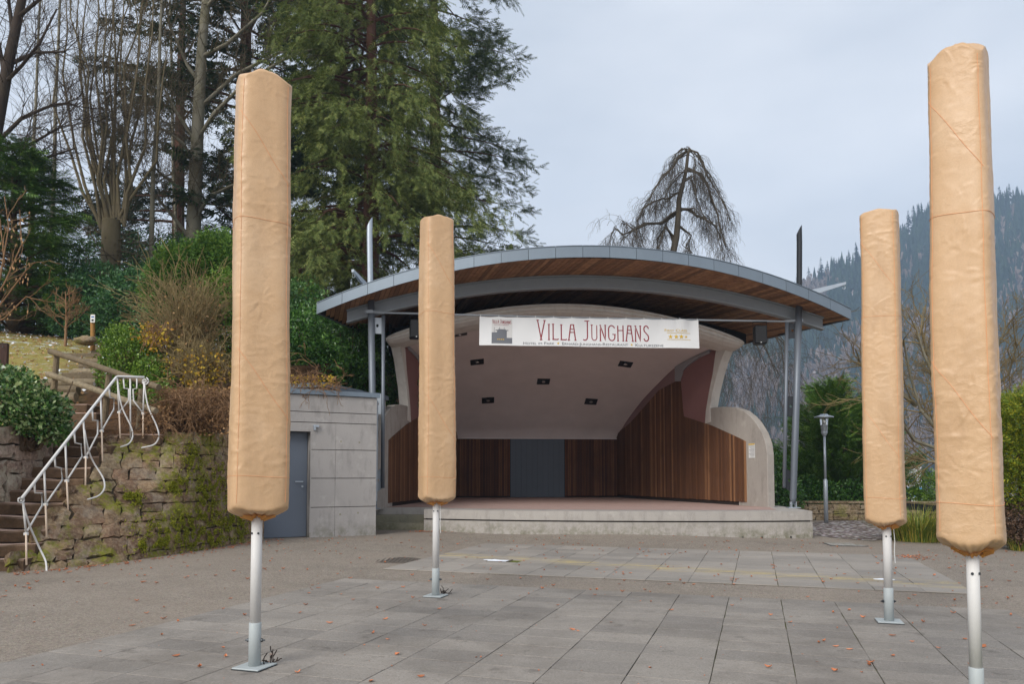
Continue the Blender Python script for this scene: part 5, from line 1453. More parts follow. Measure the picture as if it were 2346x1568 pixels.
def conifer(name, label, base, H, R0, nb, ns, sl, mat, bark, seed, clear=None, droop=.5, rise=.15, z0=.08, shape=.8, group=None, hang=.6, r_tr=.3, trunk_show=True, az=None, jag=.25, fat=False, clump=0):
    rs = np.random.default_rng(seed); base = np.array(base, float)
    t = thing(name, label, 'tree', tuple(base), group)
    m = MB(); hs = np.linspace(0, 1, 8)
    m.tube([base + np.array([.15 * math.sin(h * 3 + seed), .1 * math.cos(h * 4), H * h * .99 - .3]) for h in hs], r_tr * (1 - hs * .95) + .01, 9)
    OS, AS, SS, NS, LS = [], [], [], [], []
    for i in range(nb):
        h = z0 + (1 - z0) * ((i + rs.uniform(0, 1)) / nb) ** 1.05
        if h > .985: continue
        L = R0 * (1 - h) ** shape * rs.uniform(1 - jag, 1 + jag * .7) + .25
        a = rs.uniform(0, 2 * math.pi) if az is None else rs.uniform(*az)
        o = np.array([math.cos(a), math.sin(a), 0]); p = np.array([-o[1], o[0], 0])
        if clear: L = min(L, clear(o, h))
        f = np.linspace(0, 1, 7); sw = rs.normal(0, .06) * L
        z = rise * L * f - droop * L * f ** 2
        P = base + np.array([0, 0, H * h]) + o * (L * f)[:, None] + p * (sw * f ** 2)[:, None] + np.array([0, 0, 1.]) * z[:, None]
        m.tube(P[:6], np.linspace(.02 + .012 * L, .008, 6), 4)
        k = max(6, int(ns * L / R0))
        if clump: k = (k // clump + 1) * clump
        ff = rs.uniform(.18, 1.02, k) ** .8; lat = rs.uniform(-1, 1, k) * (.30 * L * (1 - ff * .75) + .08)
        Q = np.stack([np.interp(ff, f, P[:, c]) for c in range(3)], 1)
        dz = -droop * .35 * np.abs(lat) - hang * rs.uniform(0, 1, k) ** 1.5 * sl * 2.2 + rs.normal(0, .06 + .16 * max(0, hang - .3), k)
        Q = Q + p * lat[:, None] + np.array([0, 0, 1.]) * dz[:, None]
        A = unit(o * (.6 + .3 * rs.random(k))[:, None] + p * (np.sign(lat) * rs.uniform(.1, .9, k))[:, None] + np.array([0, 0, 1.]) * (-hang * rs.uniform(.1, 1.3, k))[:, None] + rs.normal(0, .18, (k, 3)))
        if clump:
            g = np.repeat(np.arange(k // clump) * clump, clump); loc = np.tile(np.linspace(0, 1, clump), k // clump)[:, None]
            A = unit(A[g] + rs.normal(0, .35, (k, 3))); Q = Q[g] + A[g] * loc * sl * 1.5 + rs.normal(0, .05, (k, 3))
        S = unit(np.cross(A, np.array([0, 0, 1.]) + rs.normal(0, .35, (k, 3)))); N = np.cross(S, A)
        OS.append(Q); AS.append(A); SS.append(S); NS.append(N); LS.append(sl * rs.uniform(.6, 1.35, k))
    m.build('trunk', bark, t)
    V = sprays(np.vstack(OS), np.vstack(AS), np.vstack(SS), np.vstack(NS), np.concatenate(LS), *((4, .5, .95) if fat else ()))
    tri_mesh('crown', V, np.arange(len(V)).reshape(-1, 3), mat, t)
    return t

def bz(x, y): return float(bank_z(np.array(x), y))
conifer('hemlock_tree', 'large grey-green hemlock with drooping sprays beside the bandstand roof', (-5.3, 27, 2.5), 26, 6.1, 270, 330, .30, MAT['lf_hemlock'], MAT['bark_red'], 101, clear=lambda o, h: 1.2 if (h < .27 and o[0] > .25) else (2.6 if h < .2 and o[1] < -.3 else 99), droop=.6, rise=.25, z0=.02, shape=.82, hang=1.15, r_tr=.4, jag=.32, clump=8)
conifer('fir_tree', 'dark blue-green fir whose ragged edge shows behind the hemlock', (-3.7, 35, 3.2), 33, 6.0, 150, 230, .38, MAT['lf_olive'], MAT['bark_red'], 102, clear=lambda o, h: 4.5, clump=5, droop=.25, rise=.12, z0=.12, shape=.6, hang=.25, r_tr=.45)
conifer('fir_tree', 'tall dark fir with reddish trunk behind the parasol by the annex', (-11.9, 33, 5.6), 33, 5.6, 95, 150, .42, MAT['lf_fir'], MAT['bark_red'], 103, fat=True, droop=.12, rise=.06, z0=.14, shape=.5, hang=.25, r_tr=.42)
conifer('fir_tree', 'dark fir filling the gap between grey trunk and hemlock', (-9.0, 39, 5.6), 34, 5.4, 90, 140, .44, MAT['lf_fir'], MAT['bark_red'], 108, fat=True, droop=.15, rise=.1, z0=.1, shape=.5, hang=.25, r_tr=.42)
conifer('cedar_tree', 'dark layered cedar with sky gaps behind the grey trunk', (-17.0, 38, 6.5), 29, 6.0, 46, 130, .42, MAT['lf_cedar'], MAT['bark_red'], 104, fat=True, droop=.1, rise=.04, z0=.06, shape=.55, hang=.3, r_tr=.4)
conifer('spruce_tree', 'narrow dark spruce spire seen between the upright linden stems', (-23.8, 44, 7.5), 17.5, 2.2, 60, 60, .40, MAT['lf_cedar'], MAT['bark_red'], 105, fat=True, droop=.2, rise=.05, z0=.05, shape=.8, hang=.4, r_tr=.3)
conifer('spruce_tree', 'loose blue-green conifer behind the far-left bare tree', (-26.0, 40, 7.5), 13.0, 3.8, 40, 50, .42, MAT['lf_cedar'], MAT['bark_red'], 106, droop=.2, rise=.05, z0=.05, shape=.7, hang=.4, r_tr=.3)
conifer('cypress_tree', 'dense dark green cypress by the lawn at the picture edge', (-15.2, 22.5, 5.3), 6.2, 2.6, 120, 130, .30, MAT['lf_yew'], MAT['bark'], 107, droop=.1, rise=.35, z0=.0, shape=.55, hang=.1, r_tr=.2)

# --- bare trees
class Bare:
    def __init__(s, seed): s.rs = np.random.default_rng(seed); s.big = MB(); s.small = MB()
    def limb(s, P, r0, r1, n=7, big=True):
        P = np.asarray(P, float); (s.big if big else s.small).tube(P, np.linspace(r0, r1, len(P)), n, cap=False); return P
    def grow(s, p, d, L, r, lvl, maxl, bend=.25, up=.1, kids=(4, 4, 4, 3), ratio=.55, ang=.7, grav=0.0):
        rs = s.rs; n = 5 if lvl < 2 else (4 if lvl < maxl else 3); pts = [np.array(p, float)]; d = d / np.linalg.norm(d)
        for i in range(n):
            d = d + rs.normal(0, bend, 3) * .5 + np.array([0, 0, up - grav * (i / n)]); d /= np.linalg.norm(d)
            pts.append(pts[-1] + d * L / n)
        pts = np.array(pts)
        s.limb(pts, r, max(r * .35, .004), (6, 5, 4, 3, 3)[min(lvl, 4)], lvl < 2)
        if lvl >= maxl: return
        for k in range(kids[min(lvl, len(kids) - 1)]):
            f = rs.uniform(.25, 1.0) * n; i = min(int(f), n - 1); q = pts[i] + (pts[i + 1] - pts[i]) * (f - i)
            dd = pts[i + 1] - pts[i]; dd /= np.linalg.norm(dd); a = rs.normal(size=3); a -= dd * (a @ dd); a /= np.linalg.norm(a)
            nd = dd * math.cos(ang) + a * math.sin(ang) * rs.uniform(.6, 1.3)
            s.grow(q, nd, L * ratio * rs.uniform(.7, 1.3), max(r * .5 * rs.uniform(.8, 1.2), .0045), lvl + 1, maxl, bend, up, kids, ratio, ang, grav)
    def finish(s, name, label, base, bark, twig=None, cat='tree', group=None, crown='crown'):
        t = thing(name, label, cat, tuple(base), group)
        for mb, nm, mt, sm_ in ((s.big, 'trunk', bark, True), (s.small, crown, twig or bark, False)):
            if not mb.n: continue
            q = np.array([f for f in mb.f if len(f) == 4], np.int32); tri_mesh(nm, np.vstack(mb.v), q, mt, t, sm_)
        return t

def linden():
    B = Bare(201); Y = 26.0; c = at(255, 830, Y); base = np.array([c[0], Y, bz(c[0], Y)])
    top = at(255, 505, Y)
    B.limb([base - np.array([0, 0, .3]), at(250, 700, Y), at(254, 580, Y), top], .34, .30, 10)
    rs = B.rs
    stems = [(258, 505, 262, -60), (240, 510, 205, -60), (230, 520, 150, -40), (250, 500, 238, -80), (268, 500, 300, -60), (275, 505, 325, -60), (285, 520, 350, -30), (262, 500, 270, -80), (245, 505, 180, 20), (278, 510, 345, 60), (235, 520, 120, 60), (250, 505, 215, -80), (262, 502, 285, -80), (272, 505, 312, 0), (240, 512, 192, -40), (284, 515, 372, 100), (248, 500, 226, 60), (232, 525, 165, -80), (280, 512, 336, -80)]
    for x0, y0, x1, y1 in stems:
        a, b = at(x0, y0, Y), at(x1, y1, Y + rs.uniform(-1.5, 1.5)); P = [a]
        for f in (.15, .35, .6, .8, 1): P.append(a + (b - a) * f + rs.normal(0, .12, 3) + np.array([(b[0] - a[0]) * .25 * math.sin(f * math.pi), 0, 0]))
        B.limb(P, .062, .014, 6)
        for k in range(9):
            f = rs.uniform(.12, 1); q = a + (b - a) * f; sd = rs.choice([-1, 1])
            B.grow(q, np.array([sd * rs.uniform(.4, .9), rs.normal(0, .5), rs.uniform(.7, 1.3)]), rs.uniform(1.0, 2.2) * (1.2 - f * .4), .012, 2, 4, .3, .14, (3, 4, 4, 4), .55, .55)
    for k in range(34):     # wild shoots round the burr
        q = at(255 + rs.normal(0, 18), rs.uniform(540, 640), Y + rs.normal(0, .3))
        B.grow(q, np.array([rs.normal(0, 1), rs.normal(0, .6), rs.uniform(-.4, .5)]), rs.uniform(1.2, 2.8), .02, 2, 4, .6, .06, (3, 4, 4, 3), .55, .7, .12)
    B.finish('linden_tree', 'bare pollarded linden with a burred trunk and many upright stems', base, MAT['bark_stem'], MAT['bark_mid'])
linden()

def grey_tree():
    B = Bare(202); Y = 28.0; c = at(440, 830, Y); base = np.array([c[0], Y, bz(c[0], Y)])
    P = [base - np.array([0, 0, .3]), at(442, 560, Y), at(448, 400, Y), at(455, 250, Y), at(462, 120, Y), at(472, 0, Y), at(478, -120, Y), at(470, -260, Y)]
    B.limb(P, .30, .10, 10); rs = B.rs
    limbs = [[(448, 500), (480, 450), (530, 425), (580, 415)], [(452, 320), (490, 260), (560, 190), (660, 130), (740, 105)], [(455, 250), (540, 170), (640, 120), (740, 110)], [(458, 190), (430, 150), (390, 60), (370, -40)],
             [(462, 130), (520, 100), (600, 30), (640, -40)], [(450, 380), (420, 330), (385, 300), (350, 290)], [(446, 480), (410, 430), (370, 400), (350, 380)], [(470, 20), (520, -40), (600, -100)], [(452, 330), (400, 250), (370, 190)], [(445, 560), (400, 500), (340, 430), (330, 400)]]
    for L in limbs:
        Q = [at(x, y, Y + rs.uniform(-.2, .2) - i * rs.uniform(-.3, .8)) for i, (x, y) in enumerate(L)]; B.limb(Q, .085, .03, 6)
        Q = np.array(Q)
        for k in range(20):
            i = rs.integers(0, len(Q) - 1); f = rs.random(); q = Q[i] + (Q[i + 1] - Q[i]) * f; d = unit(Q[i + 1] - Q[i])
            B.grow(q, d + rs.normal(0, .6, 3) + np.array([0, 0, .25]), rs.uniform(.9, 2.4), .015, 2, 4, .45, .04, (3, 4, 4, 4), .55, .65, .05)
    B.finish('beech_tree', 'tall bare beech with pale grey trunk and long side limbs', base, MAT['bark_grey'], MAT['bark_mid'])
grey_tree()

def left_tree():
    B = Bare(203); Y = 23.0; c = at(-40, 830, Y); base = np.array([c[0], Y, bz(c[0], Y)]); rs = B.rs
    B.limb([base - np.array([0, 0, .3]), at(-30, 500, Y), at(-10, 300, Y), at(20, 140, Y), at(50, 0, Y), at(70, -140, Y)], .26, .09, 9)
    for L in ([(-10, 330), (50, 270), (120, 240), (160, 235)], [(0, 200), (50, 150), (90, 100), (130, 20)], [(15, 150), (80, 120), (150, 118)], [(-20, 420), (60, 400), (110, 360), (170, 340)], [(-15, 350), (70, 330), (140, 290)], [(30, 80), (20, 0), (0, -80)], [(-25, 460), (0, 400), (60, 330)], [(10, 170), (-10, 60), (-20, -40)], [(40, 40), (100, -10), (150, -30)], [(-30, 520), (30, 490), (90, 470)]):
        Q = np.array([at(x, y, Y - i * rs.uniform(-.4, .5)) for i, (x, y) in enumerate(L)]); B.limb(Q, .07, .025, 6)
        for k in range(13):
            i = rs.integers(0, len(Q) - 1); f = rs.random(); q = Q[i] + (Q[i + 1] - Q[i]) * f; d = unit(Q[i + 1] - Q[i])
            B.grow(q, d + rs.normal(0, .5, 3) + np.array([0, 0, .1]), rs.uniform(.9, 2.2), .016, 2, 4, .35, .03, (3, 4, 4, 4), .55, .6, .03)
    B.finish('maple_tree', 'dark bare tree branching in from the picture edge above the cypress', base, MAT['bark_dark'], MAT['bark_dark'])
left_tree()

def slender(px, lean, Y, seed, label):
    B = Bare(seed); rs = B.rs; c = at(px, 800, Y); base = np.array([c[0], Y, bz(c[0], Y)])
    P = [base - np.array([0, 0, .3])] + [at(px + lean * f + rs.normal(0, 2), 620 - 760 * f, Y) for f in (.1, .3, .5, .7, .9, 1.1)]
    B.limb(P, .10, .03, 7); P = np.array(P)
    for k in range(26):
        f = rs.uniform(1.3, len(P) - 1.01); i = int(f); q = P[i] + (P[i + 1] - P[i]) * (f - i)
        B.grow(q, np.array([rs.choice([-1, 1]) * rs.uniform(.3, .8), rs.normal(0, .5), rs.uniform(.6, 1.3)]), rs.uniform(1.0, 2.2), .014, 2, 4, .25, .1, (3, 4, 4, 4), .55, .55)
    B.finish('slender_tree', label, base, MAT['bark_grey'], MAT['bark_mid'], group='slender bare trees on the upper slope')
slender(118, 22, 30, 211, 'slender pale bare tree left of the linden above the cypress')
slender(345, 30, 27, 212, 'slender pale bare tree between the linden and the grey beech')
slender(405, -20, 34, 213, 'thin bare tree just left of the grey beech trunk')
slender(60, 40, 34, 214, 'thin bare tree behind the dark cypress at the picture edge')

def sapling(px, py0, py1, Y, seed, name, label, bark, n=16, L=1.0, wide=1.0):
    B = Bare(seed); rs = B.rs; a, b = at(px, py0, Y), at(px, py1, Y); H = b[2] - a[2]
    B.limb([a - np.array([0, 0, .15]), a * .5 + b * .5 + np.array([.03, 0, 0]), b], .04, .012, 6)
    for k in range(n):
        f = rs.uniform(.15, .95); q = a + (b - a) * f
        B.grow(q, np.array([rs.choice([-1, 1]) * rs.uniform(.3, 1) * wide, rs.normal(0, .6), rs.uniform(.2, .9)]), H * .45 * (1.1 - f * .6) * L, .014, 2, 4, .3, .06, (3, 4, 4, 3), .55, .6)
    return B.finish(name, label, a, bark)
sapling(150, 782, 668, 19.8, 204, 'sapling', 'small bare tan sapling on the lawn near the marker post', MAT['twig_red'], 20, 1.0, 1.2)

def edge_twigs():
    B = Bare(205); rs = B.rs; Y = 13.0; a = at(-60, 760, Y)
    for L in ([(-60, 760), (10, 650), (50, 560), (45, 480)], [(-60, 760), (0, 700), (60, 620), (80, 600)], [(-60, 740), (0, 640), (20, 520), (10, 450)], [(-60, 760), (10, 730), (60, 680), (95, 690)], [(-40, 700), (10, 600), (0, 500)]):
        Q = np.array([at(x, y, Y + rs.normal(0, .1)) for x, y in L]); B.limb(Q, .018, .006, 5)
        for k in range(5):
            i = rs.integers(0, len(Q) - 1); q = Q[i] + (Q[i + 1] - Q[i]) * rs.random(); B.grow(q, unit(Q[i + 1] - Q[i]) + rs.normal(0, .45, 3), .5, .009, 3, 4, .3, .05, (2, 3, 3, 2), .55, .6)
    t = B.finish('hazel_shrub', 'bare hazel twigs with dangling dry catkins at the picture edge', a, MAT['twig_red'], cat='shrub')
    n = 60; C = np.array([at(rs.uniform(-5, 70), rs.uniform(480, 740), Y + rs.normal(0, .2)) for _ in range(n)])
    V, F = leaf_quads(C, np.array([0, 0, -1.]) + rs.normal(0, .15, (n, 3)), .07 * rs.uniform(.7, 1.2, n), .028, rs); tri_mesh('catkins', V, F, MAT['lf_dry'], t)
edge_twigs()

def weeping():
    B = Bare(206); rs = B.rs; Y = 32.0
    def z6(x, y, dY=0): return at((1750 + .255 * x) / 1.2754, (400 + .255 * y) / 1.2754, Y + dY)
    base = np.array([at(1548, 1150, Y)[0], Y, -.1])
    B.limb([base, at(1546, 800, Y), z6(850, 1330), z6(890, 1150), z6(910, 900), z6(920, 700), z6(960, 560), z6(1000, 380), z6(1020, 200), z6(1040, 140)], .18, .05, 9)
    limbs = [([(935, 830), (820, 900), (720, 985), (560, 1000), (420, 1060), (280, 1120), (180, 1050), (130, 1150)], .11), ([(935, 830), (1050, 830), (1110, 900), (1230, 950), (1340, 1030), (1390, 1150), (1420, 1300)], .1),
             ([(1020, 360), (1150, 420), (1240, 530), (1290, 720), (1360, 900), (1390, 1050), (1460, 1250)], .08), ([(1040, 150), (1130, 180), (1190, 290), (1240, 440), (1360, 640), (1450, 800), (1510, 960)], .07),
             ([(1010, 170), (900, 250), (850, 350), (720, 450), (640, 600), (580, 700), (520, 800)], .07), ([(915, 640), (860, 660), (800, 720), (740, 705), (600, 750), (500, 820), (440, 970)], .07),
             ([(1010, 160), (950, 130), (890, 190), (840, 300)], .05), ([(1000, 380), (930, 430), (850, 520), (790, 620)], .05), ([(940, 560), (1060, 440), (1080, 600), (1150, 780), (1220, 960)], .06),
             ([(900, 1000), (1060, 1130), (1000, 1250), (1060, 1330)], .06), ([(870, 1180), (760, 1020), (720, 1150), (680, 1290), (670, 1400)], .1), ([(300, 1120), (270, 960), (330, 1000), (420, 1100)], .035), ([(1040, 150), (1090, 210), (1100, 330), (1090, 420)], .04)]
    def hang(q, out, L, r, lvl=0):
        n = 7; pts = [q]; d = unit(out + np.array([0, 0, .15]))
        for i in range(n):
            d = unit(d * .72 + np.array([0, 0, -.34]) + rs.normal(0, .14, 3)); pts.append(pts[-1] + d * L / n)
        pts = np.array(pts); B.small.tube(pts, np.linspace(r, .0032, n + 1), 3, cap=False)
        if lvl < 2:
            for k in range(4 if lvl == 0 else 3):
                i = rs.integers(1, n); hang(pts[i], out * .5 + rs.normal(0, .6, 3) * np.array([1, 1, .3]), L * rs.uniform(.35, .7), max(r * .6, .0042), lvl + 1)
    for pts, r in limbs:
        for dY, jit in ((0, 0), (rs.uniform(.8, 1.8), .25), (-rs.uniform(.8, 1.8), .25)):
            Q = np.array([z6(x + rs.normal(0, 90) * jit, y + rs.normal(0, 60) * jit, dY * i / len(pts)) for i, (x, y) in enumerate(pts)])
            if r > .03: B.limb(Q, r * (.7 if not jit else .4), .014, 6)
            nh = int(15 * len(pts) / 6 * (1 if not jit else .7))
            for k in range(nh):
                f = rs.uniform(.12, 1) * (len(Q) - 1); i = min(int(f), len(Q) - 2); q = Q[i] + (Q[i + 1] - Q[i]) * (f - i); d = unit(Q[i + 1] - Q[i]); d[2] = min(d[2], .2)
                hang(q, d * .7 + rs.normal(0, .4, 3), rs.uniform(.6, 1.7), .009)
    # long curtains to the right, seen below the roof
    for L in ([(1560, 700), (1640, 690), (1700, 740), (1745, 790), (1775, 860)], [(1560, 720), (1620, 720), (1670, 760), (1700, 820)], [(1570, 680), (1680, 680), (1740, 720), (1790, 790), (1800, 880)], [(1560, 740), (1610, 745), (1640, 790), (1650, 850)]):
        for dY in (-1.5, 0, 1.3):
            Q = np.array([at(x + rs.normal(0, 8), y + rs.normal(0, 10), Y + dY * i / 3) for i, (x, y) in enumerate(L)]); B.limb(Q, .05, .015, 5)
            for k in range(9):
                f = rs.uniform(.3, 1) * (len(Q) - 1); i = min(int(f), len(Q) - 2); q = Q[i] + (Q[i + 1] - Q[i]) * (f - i)
                hang(q, rs.normal(0, .4, 3), rs.uniform(2.0, 4.6), .009)
    B.finish('weeping_beech', 'bare weeping beech with umbrella-like hanging twigs behind the roof', base, MAT['bark_weep'], MAT['bark_weep'])
weeping()

def right_bare():
    B = Bare(207); rs = B.rs; Y = 18.0; base = np.array([at(2215, 1150, Y)[0], Y, -.05])
    B.limb([base, at(2212, 1060, Y), at(2205, 990, Y)], .15, .11, 8)
    for L in ([(2205, 1000), (2150, 990), (2110, 940), (2085, 860), (2070, 780)], [(2205, 980), (2160, 900), (2120, 820), (2095, 740)], [(2210, 960), (2260, 900), (2310, 860), (2330, 790)], [(2208, 1010), (2150, 1030), (2095, 1010), (2060, 960), (2010, 900)], [(2210, 940), (2200, 840), (2190, 760)],
              [(2215, 990), (2280, 930), (2330, 900), (2370, 860)], [(2210, 1020), (2140, 1060), (2090, 1050)], [(2205, 950), (2140, 850), (2110, 760), (2120, 700)], [(2100, 930), (2040, 880), (1975, 840), (1960, 800)], [(2210, 930), (2270, 830), (2310, 740)]):
        Q = np.array([at(x, y, Y - i * rs.uniform(-.3, .3)) for i, (x, y) in enumerate(L)]); B.limb(Q, .06, .018, 6)
        for k in range(15):
            i = rs.integers(0, len(Q) - 1); q = Q[i] + (Q[i + 1] - Q[i]) * rs.random(); d = unit(Q[i + 1] - Q[i]); B.grow(q, d + rs.normal(0, .6, 3) + np.array([0, 0, .3]), rs.uniform(.5, 1.2), .018, 2, 4, .4, .05, (3, 4, 4, 4), .58, .65)
    B.finish('apple_tree', 'bare lichened fruit tree behind the nearest parasol', base, MAT['bark_grey'], MAT['bark_tan'])
right_bare()

# --- shrubs
def A3(px, py, Y): return tuple(at(px, py, Y))
bush('box_shrub', 'bright green box shrub beside the log fence', 'shrub', [(A3(300, 860, 13.9), (.58, .5, .82)), (A3(345, 900, 13.6), (.46, .45, .66)), (A3(280, 800, 14.0), (.40, .4, .5)), (A3(370, 930, 13.2), (.28, .3, .44))], 15000, .055, .03, MAT['lf_box'], 301, lump=.3, thick=.2, up=.5)
bush('holly_shrub', 'glossy holly with pale leaf edges spilling over the stair wall', 'shrub', [(A3(35, 930, 10.6), (.55, .5, .42)), (A3(95, 950, 10.7), (.33, .45, .34)), (A3(0, 900, 10.8), (.5, .5, .4)), (A3(120, 985, 10.75), (.2, .3, .2))], 8000, .075, .045, MAT['lf_holly'], 302, lump=.25, up=.1)
bush('green_shrub', 'fresh green shrub half hidden behind the parasol at the wall', 'shrub', [(A3(515, 700, 15), (.5, .5, .75)), (A3(505, 760, 14.8), (.55, .5, .6)), (A3(545, 690, 15.2), (.45, .5, .6)), (A3(600, 720, 15.4), (.5, .5, .9))], 12000, .06, .032, MAT['lf_box'], 303, up=.4, lump=.3)
def yew(name, label, lobes, n, mat, seed, sl=.16, up=.7, group=None):
    rs = np.random.default_rng(seed); lo = min(c[2] - r[2] for c, r in lobes); cc = np.mean([c for c, r in lobes], 0)
    t = thing(name, label, 'shrub' if name.endswith('shrub') else 'tree', (cc[0], cc[1], lo), group)
    P, N = lobes_points(lobes, n, rs, .2, .35, 2.6); A = unit(N * .8 + np.array([0, 0, up]) + rs.normal(0, .35, P.shape)); S = unit(np.cross(A, rdir(n, rs))); Nn = np.cross(S, A)
    V = sprays(P, A, S, Nn, sl * rs.uniform(.6, 1.4, n), 3, .35); tri_mesh('crown', V, np.arange(len(V)).reshape(-1, 3), mat, t)
    m = MB()
    for c, r in lobes: m.tube([np.array([cc[0], cc[1], lo - .1]), (np.array([cc[0], cc[1], lo]) + np.array(c)) / 2, np.array(c)], [.09, .06, .02], 6)
    m.build('trunk', MAT['bark'], t); return t
yew('yew_shrub', 'feathery dark green yew above the twiggy shrub', [(A3(440, 640, 17.5), (.85, .7, .75)), (A3(500, 610, 17.8), (.6, .6, .7)), (A3(400, 670, 17.3), (.6, .6, .6)), (A3(540, 640, 17.6), (.7, .6, .8))], 9000, MAT['lf_yew'], 304, .22)
for i, (lobes, lab) in enumerate((([(A3(180, 690, 22.5), (.9, .8, .8)), (A3(225, 660, 23), (.8, .7, .8)), (A3(170, 740, 22), (.7, .7, .5)), (A3(225, 735, 22), (.7, .6, .7))], 'dark rhododendron behind the bare sapling'),
                                  ([(A3(300, 690, 20.5), (.9, .8, .85)), (A3(345, 660, 21), (.8, .8, .7)), (A3(285, 730, 20.8), (.8, .7, .6))], 'rhododendron with lighter crown right of the marker post'),
                                  ([(A3(60, 720, 24.5), (1.6, .8, .9)), (A3(130, 640, 25), (1.1, .8, 1.0))], 'dark rhododendron mass below the cypress'),
                                  ([(A3(400, 735, 19), (.9, .8, .7)), (A3(440, 720, 19.3), (.8, .8, .8)), (A3(380, 780, 18.6), (.8, .7, .6))], 'rhododendron hidden behind the twiggy shrub'),
                                  ([(A3(230, 610, 27), (2.2, 1, 1.0)), (A3(330, 590, 28), (2.4, 1, 1.1)), (A3(420, 600, 29), (1.8, 1, 1.2))], 'far row of dark evergreens behind the rhododendrons'))):
    bush('rhododendron', lab, 'shrub', lobes, 9000, .13, .045, MAT['lf_rhodo'], 310 + i, 'rhododendrons along the slope', up=.2, lump=.3)
for i, (lobes, lab) in enumerate((([(A3(700, 790, 17.6), (.75, .7, .95)), (A3(730, 830, 17.3), (.7, .6, .6)), (A3(670, 840, 17.2), (.7, .6, .7))], 'laurel bush rising behind the annex roof'),
                                  ([(A3(790, 800, 18.6), (.8, .7, 1.0)), (A3(770, 850, 18.2), (.7, .6, .6)), (A3(820, 760, 19), (.6, .6, .8))], 'laurel bush left of the bandstand column'),
                                  ([(A3(885, 830, 20.5), (.8, .6, 1.2)), (A3(900, 900, 20), (.8, .6, .8)), (A3(860, 870, 19.6), (.7, .6, 1.0)), (A3(870, 780, 21), (.8, .6, .9))], 'dark laurel between column and shell wing'),
                                  ([(A3(640, 760, 18.5), (.9, .7, 1.2)), (A3(600, 800, 18.0), (.8, .7, .9)), (A3(680, 720, 20), (.9, .7, 1.0))], 'laurel behind the parasol near the annex'))):
    bush('laurel_shrub', lab, 'shrub', lobes, 10000, .10, .042, MAT['lf_laurel'], 330 + i, 'laurels behind the annex', up=.1, lump=.3)

def twig_shrub(name, label, cx_, y0, y1, wpx, Y, n, seed, bark, yellow=0, mat=None, arch=.3):
    B = Bare(seed); rs = B.rs; base = at(cx_, y0, Y)
    tips = []
    for k in range(n):
        p = base + np.array([rs.normal(0, .18), rs.normal(0, .2), rs.uniform(-.1, .15)]); e = at(cx_ + rs.normal(0, wpx * .5), y1 + abs(rs.normal(0, (y0 - y1) * .35)), Y + rs.normal(0, .35)); d = e - p; L = np.linalg.norm(d)
        B.grow(p, d / L + np.array([0, 0, arch]), L * rs.uniform(.8, 1.15), .007, 2, 4, .22, .0, (3, 5, 4, 3), .42, .5, arch * .6); tips.append(e)
    t = B.finish(name, label, base, bark, cat='shrub', crown='branches')
    if yellow:
        C = np.array([base + (tips[rs.integers(len(tips))] - base) * rs.uniform(.3, 1.05) + rs.normal(0, .09, 3) for _ in range(yellow)])
        V, F = leaf_quads(C, rs.normal(size=C.shape) + np.array([0, 0, -.4]), .065 * rs.uniform(.6, 1.3, len(C)), .05, rs); tri_mesh('leaves', V, F, mat, t)
twig_shrub('twiggy_shrub', 'brown twiggy shrub with arching reddish stems above the wall', 430, 860, 660, 90, 14.2, 170, 341, MAT['twig_mix'], 420, MAT['lf_dry'])
twig_shrub('twiggy_shrub', 'bramble with clusters of yellow leaves at the wall top', 470, 905, 800, 95, 13.4, 80, 342, MAT['twig_mix'], 650, MAT['lf_yellow'], .5)
twig_shrub('twiggy_shrub', 'yellow-leaved bramble tips beside the box shrub', 350, 800, 745, 30, 13.6, 22, 343, MAT['twig_red'], 260, MAT['lf_yellow'], .4)
def creeper(name, label, x0, x1, y0, y1, Y, n, seed, nleaf, mat):
    B = Bare(seed); rs = B.rs
    for k in range(n):
        q = at(rs.uniform(x0, x1), y0 + rs.uniform(0, .35) * (y1 - y0), Y + rs.uniform(-.25, .15)); B.grow(q, np.array([rs.normal(0, .7), -.5, rs.uniform(-.9, .3)]), rs.uniform(.3, .65), .006, 2, 4, .6, -.12, (3, 4, 3, 3), .55, .7)
    a = at((x0 + x1) / 2, y1, Y); t = B.finish(name, label, a, MAT['twig_red'], cat='creeper', crown='branches')
    C = np.array([at(rs.uniform(x0, x1), rs.uniform(y0, y1), Y + rs.uniform(-.35, .1)) for _ in range(nleaf)]); V, F = leaf_quads(C, rs.normal(size=C.shape), .05 * rs.uniform(.6, 1.3, nleaf), .035, rs); tri_mesh('leaves', V, F, mat, t)
creeper('creeper', 'dry brown creeper hanging over the mossy wall top', 385, 545, 890, 1000, 12.55, 130, 351, 900, MAT['lf_dry'])
creeper('creeper', 'yellowing creeper trailing over the annex coping', 660, 770, 862, 885, 14.6, 36, 352, 220, MAT['lf_yellow'])
creeper('creeper', 'leafless undergrowth between log fence and landing', 330, 390, 930, 985, 12.1, 30, 353, 260, MAT['lf_dry'])

